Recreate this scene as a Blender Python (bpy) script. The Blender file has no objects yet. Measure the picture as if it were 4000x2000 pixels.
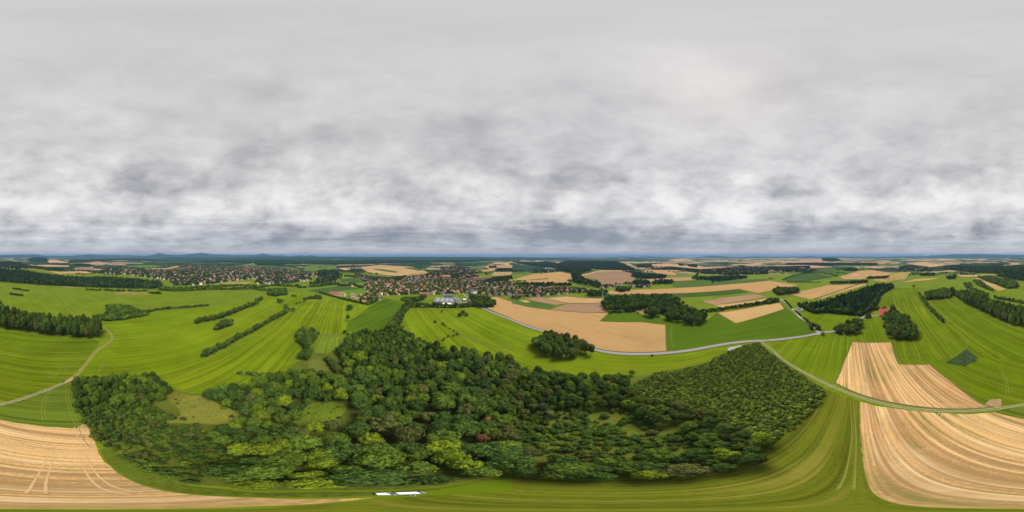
import bpy, bmesh, math, random
import numpy as np
from mathutils import Vector, Matrix, Euler
R = math.radians
SC = bpy.context.scene
COL = SC.collection
CAMZ = 120.0

# ---------------------------------------------------------------- camera
cam_d = bpy.data.cameras.new('camera')
cam = bpy.data.objects.new('camera', cam_d)
COL.objects.link(cam)
cam.location = (0, 0, CAMZ)
cam.rotation_euler = (R(90), 0, 0)
cam_d.type = 'PANO'
try:
    cam_d.cycles.panorama_type = 'EQUIRECTANGULAR'
except Exception:
    cam_d.panorama_type = 'EQUIRECTANGULAR'
cam_d.clip_start, cam_d.clip_end = 0.1, 200000
SC.camera = cam
SC.render.engine = 'CYCLES'
cy = SC.cycles
cy.use_denoising = True
try:
    cy.denoiser = 'OPENIMAGEDENOISE'
    cy.denoising_input_passes = 'RGB_ALBEDO_NORMAL'
    cy.denoising_prefilter = 'ACCURATE'
except Exception:
    pass
cy.max_bounces, cy.diffuse_bounces, cy.volume_bounces = 4, 2, 1
vs = SC.view_settings
SC.display_settings.display_device = 'sRGB'
vs.view_transform, vs.look = 'Standard', 'None'
vs.exposure, vs.gamma = 2.0, 1.0
EXPO = 4.0
SUN_AZ, SUN_EL = 72, 58          # azimuth clockwise from +Y, elevation


# ---------------------------------------------------------------- node helper
class NT:
    def __init__(s, tree):
        s.t = tree
        tree.nodes.clear()

    def n(s, typ, **kw):
        nd = s.t.nodes.new(typ)
        for k, v in kw.items():
            setattr(nd, k, v)
        return nd

    def put(s, inp, v):
        if v is None:
            return
        if isinstance(v, bpy.types.NodeSocket):
            s.t.links.new(v, inp)
        elif isinstance(v, (tuple, list)) and len(v) == 3 and inp.type == 'RGBA':
            inp.default_value = (*v, 1)
        else:
            inp.default_value = v

    def m(s, op, a, b=None, c=None, clamp=False):
        nd = s.n('ShaderNodeMath', operation=op)
        nd.use_clamp = clamp
        s.put(nd.inputs[0], a), s.put(nd.inputs[1], b), s.put(nd.inputs[2], c)
        return nd.outputs[0]

    def mix(s, f, a, b, mode='MIX'):
        nd = s.n('ShaderNodeMixRGB', blend_type=mode)
        s.put(nd.inputs[0], f), s.put(nd.inputs[1], a), s.put(nd.inputs[2], b)
        return nd.outputs[0]

    def ramp(s, f, stops, interp='LINEAR'):
        nd = s.n('ShaderNodeValToRGB')
        cr = nd.color_ramp
        cr.interpolation = interp
        while len(cr.elements) < len(stops):
            cr.elements.new(0.5)
        for e, (p, c) in zip(cr.elements, stops):
            e.position = p
            e.color = (*c, 1) if isinstance(c, (tuple, list)) else (c, c, c, 1)
        s.put(nd.inputs[0], f)
        return nd.outputs[0]

    def noise(s, vec, scale, detail=2, rough=0.5, dist=0.0):
        nd = s.n('ShaderNodeTexNoise')
        s.put(nd.inputs['Vector'], vec)
        nd.inputs['Scale'].default_value = scale
        nd.inputs['Detail'].default_value = detail
        nd.inputs['Roughness'].default_value = rough
        nd.inputs['Distortion'].default_value = dist
        return nd.outputs[0]

    def map(s, vec, rot=(0, 0, 0), scale=(1, 1, 1), loc=(0, 0, 0)):
        nd = s.n('ShaderNodeMapping')
        s.put(nd.inputs[0], vec)
        nd.inputs['Rotation'].default_value = rot
        nd.inputs['Scale'].default_value = scale
        nd.inputs['Location'].default_value = loc
        return nd.outputs[0]


# ---------------------------------------------------------------- sky
world = bpy.data.worlds.new('World')
SC.world = world
world.use_nodes = True
w = NT(world.node_tree)
tc = w.n('ShaderNodeTexCoord')
sep = w.n('ShaderNodeSeparateXYZ')
w.put(sep.inputs[0], tc.outputs['Generated'])
dx, dy, dz = sep.outputs
zc = w.m('MAXIMUM', dz, 0.0)
pz = w.m('ADD', zc, 0.13)
comb = w.n('ShaderNodeCombineXYZ')
w.put(comb.inputs[0], w.m('DIVIDE', dx, pz)), w.put(comb.inputs[1], w.m('DIVIDE', dy, pz))
plane = comb.outputs[0]                         # the cloud layer seen as a flat sheet overhead
warp1 = w.noise(plane, 1.1, 5, 0.6)
warp2 = w.noise(w.map(plane, loc=(17, 5, 3)), 1.1, 5, 0.6)
big = w.noise(w.map(plane, loc=(3.3, 8.1, 0)), 0.75, 9, 0.58, 0.3)
fine = w.noise(w.map(plane, loc=(31, 2, 0)), 2.2, 9, 0.66, 0.8)
lon = w.m('MULTIPLY', w.m('ARCTAN2', dx, dy), 180 / math.pi)
lat = w.m('MULTIPLY', w.m('ARCSINE', dz), 180 / math.pi)
lon = w.m('ADD', lon, w.m('MULTIPLY', w.m('SUBTRACT', warp1, 0.5), 34))
latw = w.m('ADD', lat, w.m('MULTIPLY', w.m('SUBTRACT', warp2, 0.5), w.m('MULTIPLY_ADD', lat, 0.42, 3.0)))
lat01 = w.m('DIVIDE', latw, 90.0, clamp=True)
base = w.ramp(lat01, [(0.0, 0.64), (0.015, 0.58), (0.045, 0.52), (0.085, 0.57), (0.13, 0.65), (0.20, 0.68),
                      (0.27, 0.655), (0.36, 0.635), (0.55, 0.635), (1.0, 0.615)])
val = w.m('MULTIPLY', base, 1.0)
SPOTS = [(560, 725, 260, 75, -.12), (760, 690, 160, 60, -.07), (1300, 540, 190, 45, -.15), (1060, 380, 160, 60, -.08),
         (1820, 490, 240, 60, -.14), (1950, 600, 160, 60, -.08), (2270, 600, 95, 60, -.17), (2120, 720, 140, 55, -.15),
         (2830, 590, 110, 70, -.08), (3500, 665, 170, 36, -.12), (3150, 745, 110, 34, -.10), (3250, 890, 240, 34, -.26),
         (3830, 900, 140, 34, -.27), (2250, 905, 220, 40, -.27), (2450, 940, 260, 28, -.20), (620, 850, 190, 26, -.16),
         (150, 905, 200, 14, -.17), (1700, 918, 520, 28, -.20), (800, 945, 320, 20, -.08), (1250, 930, 260, 18, -.10),
         (3100, 250, 280, 80, -.06), (2150, 320, 160, 60, -.05), (1000, 600, 120, 50, -.05), (3000, 850, 120, 30, -.10),
         (80, 790, 150, 50, .20), (820, 830, 220, 40, .10), (1250, 830, 260, 60, .16), (1820, 800, 220, 60, .12),
         (2800, 820, 170, 30, .22), (2720, 850, 260, 40, .10), (3720, 770, 330, 60, .15), (3930, 860, 160, 30, .10),
         (520, 895, 330, 16, .12), (2050, 850, 120, 30, .10), (1450, 955, 60, 8, .14), (3400, 960, 300, 8, .10)]
for px, py, sx, sy, a in SPOTS:
    lo, la = (px / 4000 - .5) * 360, (1000 - py) * .09
    du = w.m('DIVIDE', w.m('WRAP', w.m('SUBTRACT', lon, lo), 180.0, -180.0), sx * .09)
    dv = w.m('DIVIDE', w.m('SUBTRACT', latw, la), sy * .09)
    g = w.m('EXPONENT', w.m('MULTIPLY', w.m('ADD', w.m('MULTIPLY', du, du), w.m('MULTIPLY', dv, dv)), -1.0))
    val = w.m('MULTIPLY_ADD', g, a * (.55 if a > 0 else .9), val)
puff = w.noise(w.map(tc.outputs['Generated'], scale=(3.0, 3.0, 5.6), loc=(2, 9, 4)), 1.0, 9, .55, .25)
puff2 = w.noise(w.map(tc.outputs['Generated'], scale=(8.5, 8.5, 17), loc=(12, 9, 4)), 1.0, 8, .56, .3)
layer = w.noise(w.map(tc.outputs['Generated'], scale=(2.6, 2.6, 34), loc=(5, 1, 8)), 1.0, 7, .6, .8)
wgt = w.ramp(w.m('DIVIDE', lat, 90.0, clamp=True), [(0.0, 0.5), (0.05, 0.85), (0.11, 1.25), (0.26, 1.2), (0.42, 0.6), (0.7, 0.30), (1, 0.16)])
tex = w.m('ADD', w.m('MULTIPLY', w.m('SUBTRACT', big, 0.5), 0.85), w.m('MULTIPLY', w.m('SUBTRACT', fine, 0.5), 0.42))
tex = w.m('ADD', w.m('MULTIPLY', tex, .26), w.m('ADD', w.m('MULTIPLY', w.m('SUBTRACT', puff, .5), .86), w.m('MULTIPLY', w.m('SUBTRACT', puff2, .5), .40)))
val = w.m('ADD', val, w.m('MULTIPLY', w.m('MULTIPLY', tex, wgt), 1.0))
lowband = w.ramp(w.m('DIVIDE', lat, 90.0, clamp=True), [(0.0, 0.7), (0.06, 1.0), (0.13, 0.7), (0.2, 0.0)])
val = w.m('ADD', val, w.m('MULTIPLY', w.m('MULTIPLY', w.m('SUBTRACT', layer, .5), lowband), .62))
val = w.m('SMOOTH_MIN', val, 0.90, 0.12)
val = w.m('SMOOTH_MAX', val, 0.26, 0.16)
tint = w.ramp(val, [(0.24, (0.955, 0.965, 1.055)), (0.42, (1.0, 0.975, 0.985)), (0.54, (1.015, 0.985, 0.975)), (0.9, (1.03, 1.0, 0.96))])
lowt = w.ramp(w.m('DIVIDE', lat, 90.0, clamp=True), [(0.0, (1.26, 0.98, 0.84)), (0.022, (1.06, 0.98, 0.98)), (0.04, (0.975, 0.985, 1.025)), (0.09, (.99, .985, 1.015)), (0.16, (1, 1, 1))])
cloud = w.mix(1.0, w.mix(1.0, tint, lowt, 'MULTIPLY'), val, 'MULTIPLY')
cloud = w.mix(1.0, cloud, (10 / EXPO,) * 3, 'MULTIPLY')
sky = w.n('ShaderNodeTexSky', sky_type='NISHITA')
sky.sun_disc = False
sky.sun_elevation = R(SUN_EL)
sky.sun_rotation = R(SUN_AZ)
col = w.mix(0.97, sky.outputs[0], cloud)
bg = w.n('ShaderNodeBackground')
w.put(bg.inputs[0], col)
bg.inputs[1].default_value = 0.1
out = w.n('ShaderNodeOutputWorld')
w.put(out.inputs[0], bg.outputs[0])

# ---------------------------------------------------------------- sun (veiled by cloud, so very soft)
sl = bpy.data.lights.new('sun', 'SUN')
sl.energy, sl.angle, sl.color = 1.5, R(30), (1.0, 0.96, 0.9)
so = bpy.data.objects.new('sun', sl)
COL.objects.link(so)
sdir = Vector((math.sin(R(SUN_AZ)) * math.cos(R(SUN_EL)), math.cos(R(SUN_AZ)) * math.cos(R(SUN_EL)), math.sin(R(SUN_EL))))
so.rotation_euler = sdir.to_track_quat('Z', 'Y').to_euler()

# ---------------------------------------------------------------- terrain heights, survey points
HILLS = []


def hill(px, dist, h, sr, st):
    a = (px / 4000 - .5) * 2 * math.pi
    HILLS.append((dist * math.sin(a), dist * math.cos(a), math.sin(a), math.cos(a), h, sr, st))


hill(90, 1080, 36, 190, 300), hill(3835, 1900, 34, 260, 520), hill(40, 1900, 30, 260, 420), hill(150, 4000, 76, 260, 330)
hill(3245, 3600, 66, 300, 360), hill(1272, 930, 26, 90, 120), hill(3130, 3300, 30, 300, 500), hill(2400, 2600, 22, 500, 900)


def H(x, y):
    z = 0.0
    r = math.hypot(x, y)
    if r < 560:
        return 0.0
    for hx, hy, s, c, h, sr, st in HILLS:
        ex, ey = x - hx, y - hy
        ra, ta = (ex * s + ey * c) / sr, (ex * c - ey * s) / st
        q = ra * ra + ta * ta
        if q < 9:
            z += h * math.exp(-q)
    k = min(max((r - 900) / 2500, 0), 1)
    z += k * (9 * math.sin(x / 610 + 1.3) * math.cos(y / 540) + 7 * math.sin(x / 1330 - y / 910) + 5)
    return z * min((r - 560) / 150, 1)


PAN = {'A': (0, 900, 2.576), 'B': (1000, 900, 2.576), 'C': (2000, 900, 2.576), 'D': (3000, 900, 2.576),
       'E': (0, 1400, 2.147), 'F': (1000, 1400, 2.147), 'G': (2000, 1400, 2.147), 'H': (3000, 1400, 2.147)}


def WP(p, z=0.0):
    """survey point (panel, x, y): where the sight line from the survey station meets height z above the ground"""
    q, zx, zy = p[:3]
    if len(p) > 3:
        z = p[3]
    X0, Y0, s = PAN[q]
    px, py = X0 + zx / s, Y0 + zy / s
    a = (px / 4000 - .5) * 2 * math.pi
    dep = max(R((py - 1000) * .09), R(.45))
    t = math.tan(dep)
    r = (CAMZ - z) / t
    for i in range(14):
        h = H(r * math.sin(a), r * math.cos(a))
        r = r * .5 + .5 * max((CAMZ - z - h) / t, 1)
    return (r * math.sin(a), r * math.cos(a))


def PTS(txt, z=0.0):
    """'A 0,10 20,30 B 5,6' -> world points; a third number is the height of the point seen"""
    res, q = [], None
    for tok in txt.split():
        if tok.isalpha():
            q = tok
        else:
            v = [float(k) for k in tok.split(',')]
            res.append(WP((q, *v), z))
    return res


def inside(p, poly):
    x, y = p
    c = False
    j = len(poly) - 1
    for i in range(len(poly)):
        xi, yi = poly[i]
        xj, yj = poly[j]
        if (yi > y) != (yj > y) and x < (xj - xi) * (y - yi) / (yj - yi) + xi:
            c = not c
        j = i
    return c


# ---------------------------------------------------------------- object helpers
def tag(o, label=None, cat=None, group=None, kind=None):
    for k, v in (('label', label), ('category', cat), ('group', group), ('kind', kind)):
        if v:
            o[k] = v
    return o


def mk(name, me, parent=None, loc=None):
    o = bpy.data.objects.new(name, me)
    COL.objects.link(o)
    if parent:
        o.parent = parent
    if loc is not None:
        o.location = loc
    return o


def pm(name, verts, faces, mats, fm=None, smooth=False):
    me = bpy.data.meshes.new(name)
    me.from_pydata([tuple(v) for v in verts], [], [tuple(f) for f in faces])
    for m_ in (mats if isinstance(mats, (list, tuple)) else [mats]):
        me.materials.append(m_)
    if fm is not None:
        me.polygons.foreach_set('material_index', fm)
    if smooth:
        me.polygons.foreach_set('use_smooth', [True] * len(me.polygons))
    me.update()
    return me


def thing(name, label, cat, loc, rz=0, group=None):
    o = mk(name, None, None, loc)
    o.rotation_euler = (0, 0, rz)
    return tag(o, label, cat, group)


class MB:
    def __init__(s):
        s.v, s.f = [], []

    def box(s, cx, cy, cz, sx, sy, sz):
        b = len(s.v)
        for k in (-1, 1):
            for i, j in ((-1, -1), (1, -1), (1, 1), (-1, 1)):
                s.v.append((cx + i * sx / 2, cy + j * sy / 2, cz + k * sz / 2))
        s.f += [tuple(b + q for q in f) for f in ((3, 2, 1, 0), (4, 5, 6, 7), (0, 1, 5, 4), (1, 2, 6, 5), (2, 3, 7, 6), (3, 0, 4, 7))]
        return s

    def tube(s, p0, p1, r0, r1, n=8):
        p0, p1 = Vector(p0), Vector(p1)
        q = (p1 - p0).to_track_quat('Z', 'Y')
        b = len(s.v)
        for p, r in ((p0, r0), (p1, r1)):
            for i in range(n):
                a = 2 * math.pi * i / n
                s.v.append(tuple(p + q @ Vector((r * math.cos(a), r * math.sin(a), 0))))
        s.f += [(b + i, b + (i + 1) % n, b + n + (i + 1) % n, b + n + i) for i in range(n)]
        s.f += [tuple(b + n - 1 - i for i in range(n)), tuple(b + n + i for i in range(n))]
        return s

    def face(s, pts):
        b = len(s.v)
        s.v += [tuple(p) for p in pts]
        s.f.append(tuple(range(b, b + len(pts))))
        return s

    def mesh(s, name, mat, smooth=False):
        return pm(name, s.v, s.f, mat, smooth=smooth)


# ---------------------------------------------------------------- materials
def new_mat(name):
    m_ = bpy.data.materials.new(name)
    m_.use_nodes = True
    return m_, NT(m_.node_tree)


def finish(n, colour, rough=0.9, spec=0.2, **kw):
    b = n.n('ShaderNodeBsdfPrincipled')
    n.put(b.inputs['Base Color'], colour)
    b.inputs['Roughness'].default_value = rough
    b.inputs['Specular IOR Level'].default_value = spec
    for k, v in kw.items():
        b.inputs[k].default_value = v
    o = n.n('ShaderNodeOutputMaterial')
    n.put(o.inputs[0], b.outputs[0])


def plain(name, c, rough=0.6, spec=0.4, var=0.12, scale=1.5, **kw):
    m_, n = new_mat(name)
    t = n.n('ShaderNodeTexCoord')
    f = n.noise(t.outputs['Object'], scale, 4, 0.6)
    c2 = tuple(x * (1 - var) for x in c)
    c3 = tuple(min(x * (1 + var), 0.9) for x in c)
    finish(n, n.mix(f, c2, c3), rough, spec, **kw)
    return m_


def theta(a, b):
    """direction of a mown or drilled line through two survey points"""
    p, q = WP(a), WP(b)
    return math.atan2(q[1] - p[1], q[0] - p[0])


_k = [0]


def field_mat(name, c, th, var=0.32, stripe=0.5, light=(0, 0, 0), lamt=0.0, weed=None, wamt=0.0, width=1.0):
    """a field surface: rows along th, broad bands, blotches, pale wheel tracks and patches of weed"""
    m_, n = new_mat(name)
    _k[0] += 1
    o = (_k[0] * 37.7, _k[0] * 91.3, _k[0] * 3.1)
    v0 = n.n('ShaderNodeTexCoord').outputs['Object']
    wob = n.noise(v0, 0.006, 1)
    v = n.map(v0, rot=(0, 0, math.pi / 2 - th))        # x runs across the rows
    sp = n.n('ShaderNodeSeparateXYZ')
    n.put(sp.inputs[0], v)
    cb = n.n('ShaderNodeCombineXYZ')
    n.put(cb.inputs[0], n.m('MULTIPLY_ADD', wob, 9.0, sp.outputs[0]))
    n.put(cb.inputs[1], sp.outputs[1])
    v = cb.outputs[0]
    s1 = n.noise(n.map(v, scale=(.36 / width, .0025, 1), loc=o), 1, 3, .6)
    s2 = n.noise(n.map(v, scale=(.075 / width, .0015, 1), loc=o), 1, 2)
    s3 = n.noise(n.map(v, scale=(.85 / width, .007, 1), loc=o), 1, 2)
    bl = n.noise(n.map(v0, loc=o), .014, 5, .6)
    gr = n.noise(v0, .9, 4, .7)
    f = n.m('ADD', n.m('MULTIPLY', n.m('SUBTRACT', s1, .5), 1.0 * stripe), n.m('MULTIPLY', n.m('SUBTRACT', s2, .5), .6 * stripe))
    f = n.m('ADD', f, n.m('MULTIPLY', n.m('SUBTRACT', s3, .5), 1.1 * stripe))
    f = n.m('ADD', f, n.m('MULTIPLY', n.m('SUBTRACT', bl, .5), .8))
    f = n.m('ADD', f, n.m('MULTIPLY', n.m('SUBTRACT', gr, .5), 1.0))
    xa = n.n('ShaderNodeSeparateXYZ')
    n.put(xa.inputs[0], v)
    P_ = 6.0 * width
    cellx = n.m('FLOOR', n.m('DIVIDE', xa.outputs[0], P_))
    wn = n.n('ShaderNodeTexWhiteNoise', noise_dimensions='1D')
    n.put(wn.inputs['W'], cellx)
    f = n.m('ADD', f, n.m('MULTIPLY', n.m('SUBTRACT', wn.outputs[0], .5), .25 * stripe))
    f = n.m('MULTIPLY_ADD', f, 2.1, .5, clamp=True)
    ppg = n.m('PINGPONG', xa.outputs[0], P_ / 2)
    line = n.m('SUBTRACT', 1.0, n.m('DIVIDE', ppg, .62 * width), clamp=True)
    brk = n.m('MULTIPLY', n.m('SUBTRACT', n.noise(n.map(v, scale=(.12, .012, 1), loc=(o[2], o[1], 0)), 1, 4, .6), .44), 4.0, clamp=True)
    line = n.m('MULTIPLY', line, brk)
    c1 = tuple(x * (1 - var) for x in c)
    c2 = tuple(x * (1 + var) for x in c)
    cc = n.mix(f, c1, c2)
    dry = n.m('MULTIPLY', n.m('SUBTRACT', n.noise(n.map(v0, loc=(o[2] * 3, o[0], 7)), .011, 6, .68), .5), 3.2, clamp=True)
    cc = n.mix(n.m('MULTIPLY', dry, .55), cc, (min(c[0] * 1.45, .5), c[1] * 1.04, c[2] * 1.1))
    damp = n.m('MULTIPLY', n.m('SUBTRACT', n.noise(n.map(v0, loc=(o[0] * 2, 9, o[1])), .017, 6, .7), .54), 3.5, clamp=True)
    cc = n.mix(n.m('MULTIPLY', damp, .4), cc, tuple(x * .62 for x in c))
    if lamt:
        pk = n.noise(n.map(v, scale=(.2 / width, .0035, 1), loc=(o[1], o[0], 0)), 1, 3, .55)
        k = n.m('MULTIPLY', n.m('SUBTRACT', pk, .53), 7.0, clamp=True)
        br = n.m('MULTIPLY', n.m('SUBTRACT', n.noise(n.map(v0, loc=(o[1], 5, 0)), .02, 4, .6), .36), 3.2, clamp=True)
        cc = n.mix(n.m('MULTIPLY', n.m('MULTIPLY', k, br), lamt), cc, light)
    if lamt:
        cc = n.mix(n.m('MULTIPLY', line, min(lamt * 1.1, .9)), cc, light)
    if wamt:
        pk = n.noise(n.map(v, scale=(.26 / width, .013, 1), loc=(o[2], o[0], 0)), 1, 4, .65)
        k = n.m('MULTIPLY', n.m('SUBTRACT', pk, .51), 8.0, clamp=True)
        br = n.m('MULTIPLY', n.m('SUBTRACT', n.noise(n.map(v0, loc=(o[2], 50, 0)), .018, 3), .45), 5.0, clamp=True)
        cc = n.mix(n.m('MULTIPLY', n.m('MULTIPLY', k, br), wamt), cc, weed)
    finish(n, cc, 1.0, 0.0)
    return m_


G_LIGHT = (.185, .185, .018)
GREEN, LIME, DEEP = (.069, .101, .0028), (.087, .126, .0030), (.046, .082, .0045)
TAN, STUB, BROWN, MAIZE = (.275, .170, .070), (.32, .20, .082), (.195, .125, .075), (.034, .066, .013)
M_ASPHALT = plain('asphalt', (.185, .175, .165), .9, .2, .15, .4)
M_CONCRETE = plain('concrete', (.24, .23, .205), .9, .2, .15, .4)
M_GRAVEL = plain('gravel', (.27, .22, .155), 1, .1, .25, .6)
M_DIRT = plain('dirt', (.285, .175, .105), 1, .1, .25, .5)
M_MARGIN = plain('dry_grass', (.085, .085, .022), 1, .1, .4, .25)
M_BARK = plain('bark', (.10, .085, .065), 1, .1, .3, 3)
M_WHITEWALL = plain('white_render', (.70, .68, .63), .85, .2, .06, .3)
M_WHITE = plain('white_paint', (.78, .78, .77), .4, .4, .03, .5)
M_GLASS = plain('dark_glass', (.03, .04, .05), .08, .6, .1, .5)
M_GREYROOF = plain('grey_felt_roof', (.12, .12, .125), .9, .2, .2, .25)


def leaf_mat(name, c, var=0.6, rnd=0.0, alt=None):
    """foliage: each leaf clump a little different, each plant a little different"""
    m_, n = new_mat(name)
    g = n.n('ShaderNodeNewGeometry')
    oi = n.n('ShaderNodeObjectInfo')
    f = n.m('ADD', n.m('MULTIPLY', g.outputs['Random Per Island'], .6),
            n.m('MULTIPLY', n.noise(n.n('ShaderNodeTexCoord').outputs['Object'], 1.7, 3), .4))
    cc = n.mix(f, tuple(x * (1 - var) for x in c), tuple(x * (1 + var) for x in c))
    if alt:
        cc = n.mix(1.0, cc, n.ramp(oi.outputs['Random'], alt), 'MULTIPLY')
    hs = n.n('ShaderNodeHueSaturation')
    hs.inputs['Hue'].default_value = .5
    n.put(hs.inputs['Value'], n.m('MULTIPLY_ADD', oi.outputs['Random'], .4, .8))
    n.put(hs.inputs['Color'], cc)
    finish(n, hs.outputs[0], .9, .04)
    return m_


TINTS = {'dark green': (.043, .075, .0125), 'mid green': (.072, .112, .0125), 'bright yellow-green': (.118, .162, .010),
         'dull olive': (.070, .080, .018), 'russet brown': (.28, .125, .06), 'blue-green': (.038, .066, .021)}
LEAF = {k: leaf_mat(k.replace(' ', '_').replace('-', '_') + '_leaf', c) for k, c in TINTS.items()}
MIXED = leaf_mat('mixed_leaf', (.056, .090, .0115), alt=[(0, (.62, .66, .9)), (.45, (1, 1, 1)), (.8, (1.15, 1.15, .95)), (.93, (1.6, 1.6, .9)), (1, (1.9, 1.6, 1))])
YOUNG = leaf_mat('young_leaf', (.098, .140, .020), alt=[(0, (.7, .72, .9)), (.6, (1, 1, 1)), (.9, (1.35, 1.35, 1)), (1, (1.5, 1.4, 1))])
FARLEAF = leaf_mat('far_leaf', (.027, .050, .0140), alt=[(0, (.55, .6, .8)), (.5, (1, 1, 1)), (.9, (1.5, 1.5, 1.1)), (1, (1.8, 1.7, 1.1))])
NEEDLE = leaf_mat('needle', (.026, .050, .0155))

# ---------------------------------------------------------------- ground sheet out to the horizon
m_ground, n = new_mat('countryside')
v0 = n.n('ShaderNodeTexCoord').outputs['Object']
wp = n.n('ShaderNodeVectorMath', operation='ADD')
n.put(wp.inputs[0], v0)
nz = n.n('ShaderNodeTexNoise')
n.put(nz.inputs['Vector'], v0)
nz.inputs['Scale'].default_value = .0016
nz.inputs['Detail'].default_value = 3
sc_ = n.n('ShaderNodeVectorMath', operation='SCALE')
n.put(sc_.inputs[0], nz.outputs['Color'])
sc_.inputs['Scale'].default_value = 420
n.put(wp.inputs[1], sc_.outputs[0])
vor = n.n('ShaderNodeTexVoronoi')
n.put(vor.inputs['Vector'], n.map(wp.outputs[0], rot=(0, 0, .5), scale=(1, .6, 1)))
vor.inputs['Scale'].default_value = 1 / 300
sx = n.n('ShaderNodeSeparateXYZ')
n.put(sx.inputs[0], v0)
rr = n.n('ShaderNodeVectorMath', operation='LENGTH')
n.put(rr.inputs[0], v0)
rad = rr.outputs['Value']
sc2 = n.n('ShaderNodeSeparateColor')
n.put(sc2.inputs[0], vor.outputs['Color'])
cell = n.m('ADD', sc2.outputs[0], n.m('MULTIPLY', n.m('DIVIDE', sx.outputs[0], n.m('MAXIMUM', rad, 1.0)), .20))
cell = n.m('ADD', cell, n.m('MULTIPLY', n.m('SUBTRACT', n.noise(v0, .0005, 2), .5), .9))
patch = n.ramp(cell, [(0, (.014, .030, .011)), (.45, (.032, .065, .011)), (.56, (.050, .085, .013)), (.65, (.08, .095, .022)), (.70, (.25, .165, .085)), (.86, (.22, .14, .075)), (.95, (.28, .20, .10))], 'CONSTANT')
bl = n.noise(v0, .02, 5, .6)
near = n.mix(bl, tuple(x * .75 for x in GREEN), tuple(x * 1.25 for x in LIME))
near = n.mix(n.m('MULTIPLY', n.m('SUBTRACT', n.noise(n.map(v0, rot=(0, 0, .8), scale=(.2, .01, 1)), 1, 3), .5), 1.6, clamp=True), near, G_LIGHT)
colr = n.mix(n.m('DIVIDE', n.m('SUBTRACT', rad, 1000.0), 300.0, clamp=True), near, patch)
finish(n, colr, 1.0, .05)
rings = [0, 6, 12]
while rings[-1] < 45000:
    rings.append(rings[-1] * 1.055)
NA = 360
gv, gf = [(0, 0, 0)], []
for r in rings[1:]:
    for i in range(NA):
        a = 2 * math.pi * i / NA
        x, y = r * math.sin(a), r * math.cos(a)
        gv.append((x, y, H(x, y)))
for i in range(NA):
    gf.append((0, 1 + (i + 1) % NA, 1 + i))
for k in range(len(rings) - 2):
    b0, b1 = 1 + k * NA, 1 + (k + 1) * NA
    for i in range(NA):
        gf.append((b0 + i, b0 + (i + 1) % NA, b1 + (i + 1) % NA, b1 + i))
tag(mk('ground', pm('ground', gv, gf, m_ground, smooth=True)), kind='structure')

# far hills on the skyline
PROF = {'A': '0,248 350,240 450,255 700,258 900,238 1100,250 1300,250 1450,258 1520,250 1600,225 1680,243 1800,247 1900,238 2030,225 2130,240 2300,245 2500,249',
        'B': '0,245 75,230 160,252 260,250 330,262 450,250 490,255 555,248 620,262 700,268 950,263 1250,270 1800,271 1850,264 1920,273 2250,264 2400,274 2500,274',
        'C': '0,268 250,275 500,272 650,268 760,272 900,272 1130,262 1250,268 1400,261 1550,270 1700,272 1830,274 1900,265 2000,253 2100,257 2200,270 2300,268 2450,261',
        'D': '0,265 350,262 410,257 500,263 800,262 1000,265 1100,267 1400,258 1600,258 1720,250 1880,238 2000,240 2100,236 2300,242 2500,247'}
prof = []
for q, s in PROF.items():
    for tok in s.split():
        x, y = (float(k) for k in tok.split(','))
        prof.append((PAN[q][0] + x / 2.576, (257.6 - y) / 2.576 * .09))
prof.append((4000, prof[0][1]))
PX, PE = [p[0] for p in prof], [p[1] for p in prof]
m_hill, n = new_mat('wooded_hillside')
v0 = n.n('ShaderNodeTexCoord').outputs['Object']
f = n.noise(v0, .0022, 6, .65)
cc = n.mix(f, (.010, .026, .016), (.020, .044, .024))
cc = n.mix(n.m('MULTIPLY', n.m('SUBTRACT', n.noise(n.map(v0, loc=(900, 1, 0)), .0009, 4, .6), .63), 14, clamp=True), cc, (.10, .12, .035))
finish(n, cc, 1, .05)
rk = [7600, 8600, 9600, 10400, 11000, 11400, 11700, 12000, 12300, 12800, 13600, 15000, 17000]
rng = random.Random(5)
ph = [(rng.uniform(0, 6.28), rng.uniform(0, 6.28)) for _ in range(6)]
hv, hf = [], []
NH = 1440
for k, r in enumerate(rk):
    u = (r - 12000) / (4200 if r < 12000 else 4500)
    for i in range(NH):
        px = 4000 * i / NH
        a = (px / 4000 - .5) * 2 * math.pi
        e = float(np.interp(px, PX, PE))
        top = CAMZ + 12000 * math.tan(R(e))
        x, y = r * math.sin(a), r * math.cos(a)
        s = math.cos(min(abs(u), 1) * math.pi / 2) ** 2
        bump = sum(math.sin(x / 390 * (1 + .7 * j) + p[0]) * math.sin(y / 430 * (1 + .7 * j) + p[1]) / (1 + j) for j, p in enumerate(ph))
        hv.append((x, y, -12 + (top + 12) * s + bump * 14 * s * (1 - s) * 2))
for k in range(len(rk) - 1):
    for i in range(NH):
        hf.append((k * NH + i, k * NH + (i + 1) % NH, (k + 1) * NH + (i + 1) % NH, (k + 1) * NH + i))
tag(mk('hills', pm('hills', hv, hf, m_hill, smooth=True)), kind='structure')

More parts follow.
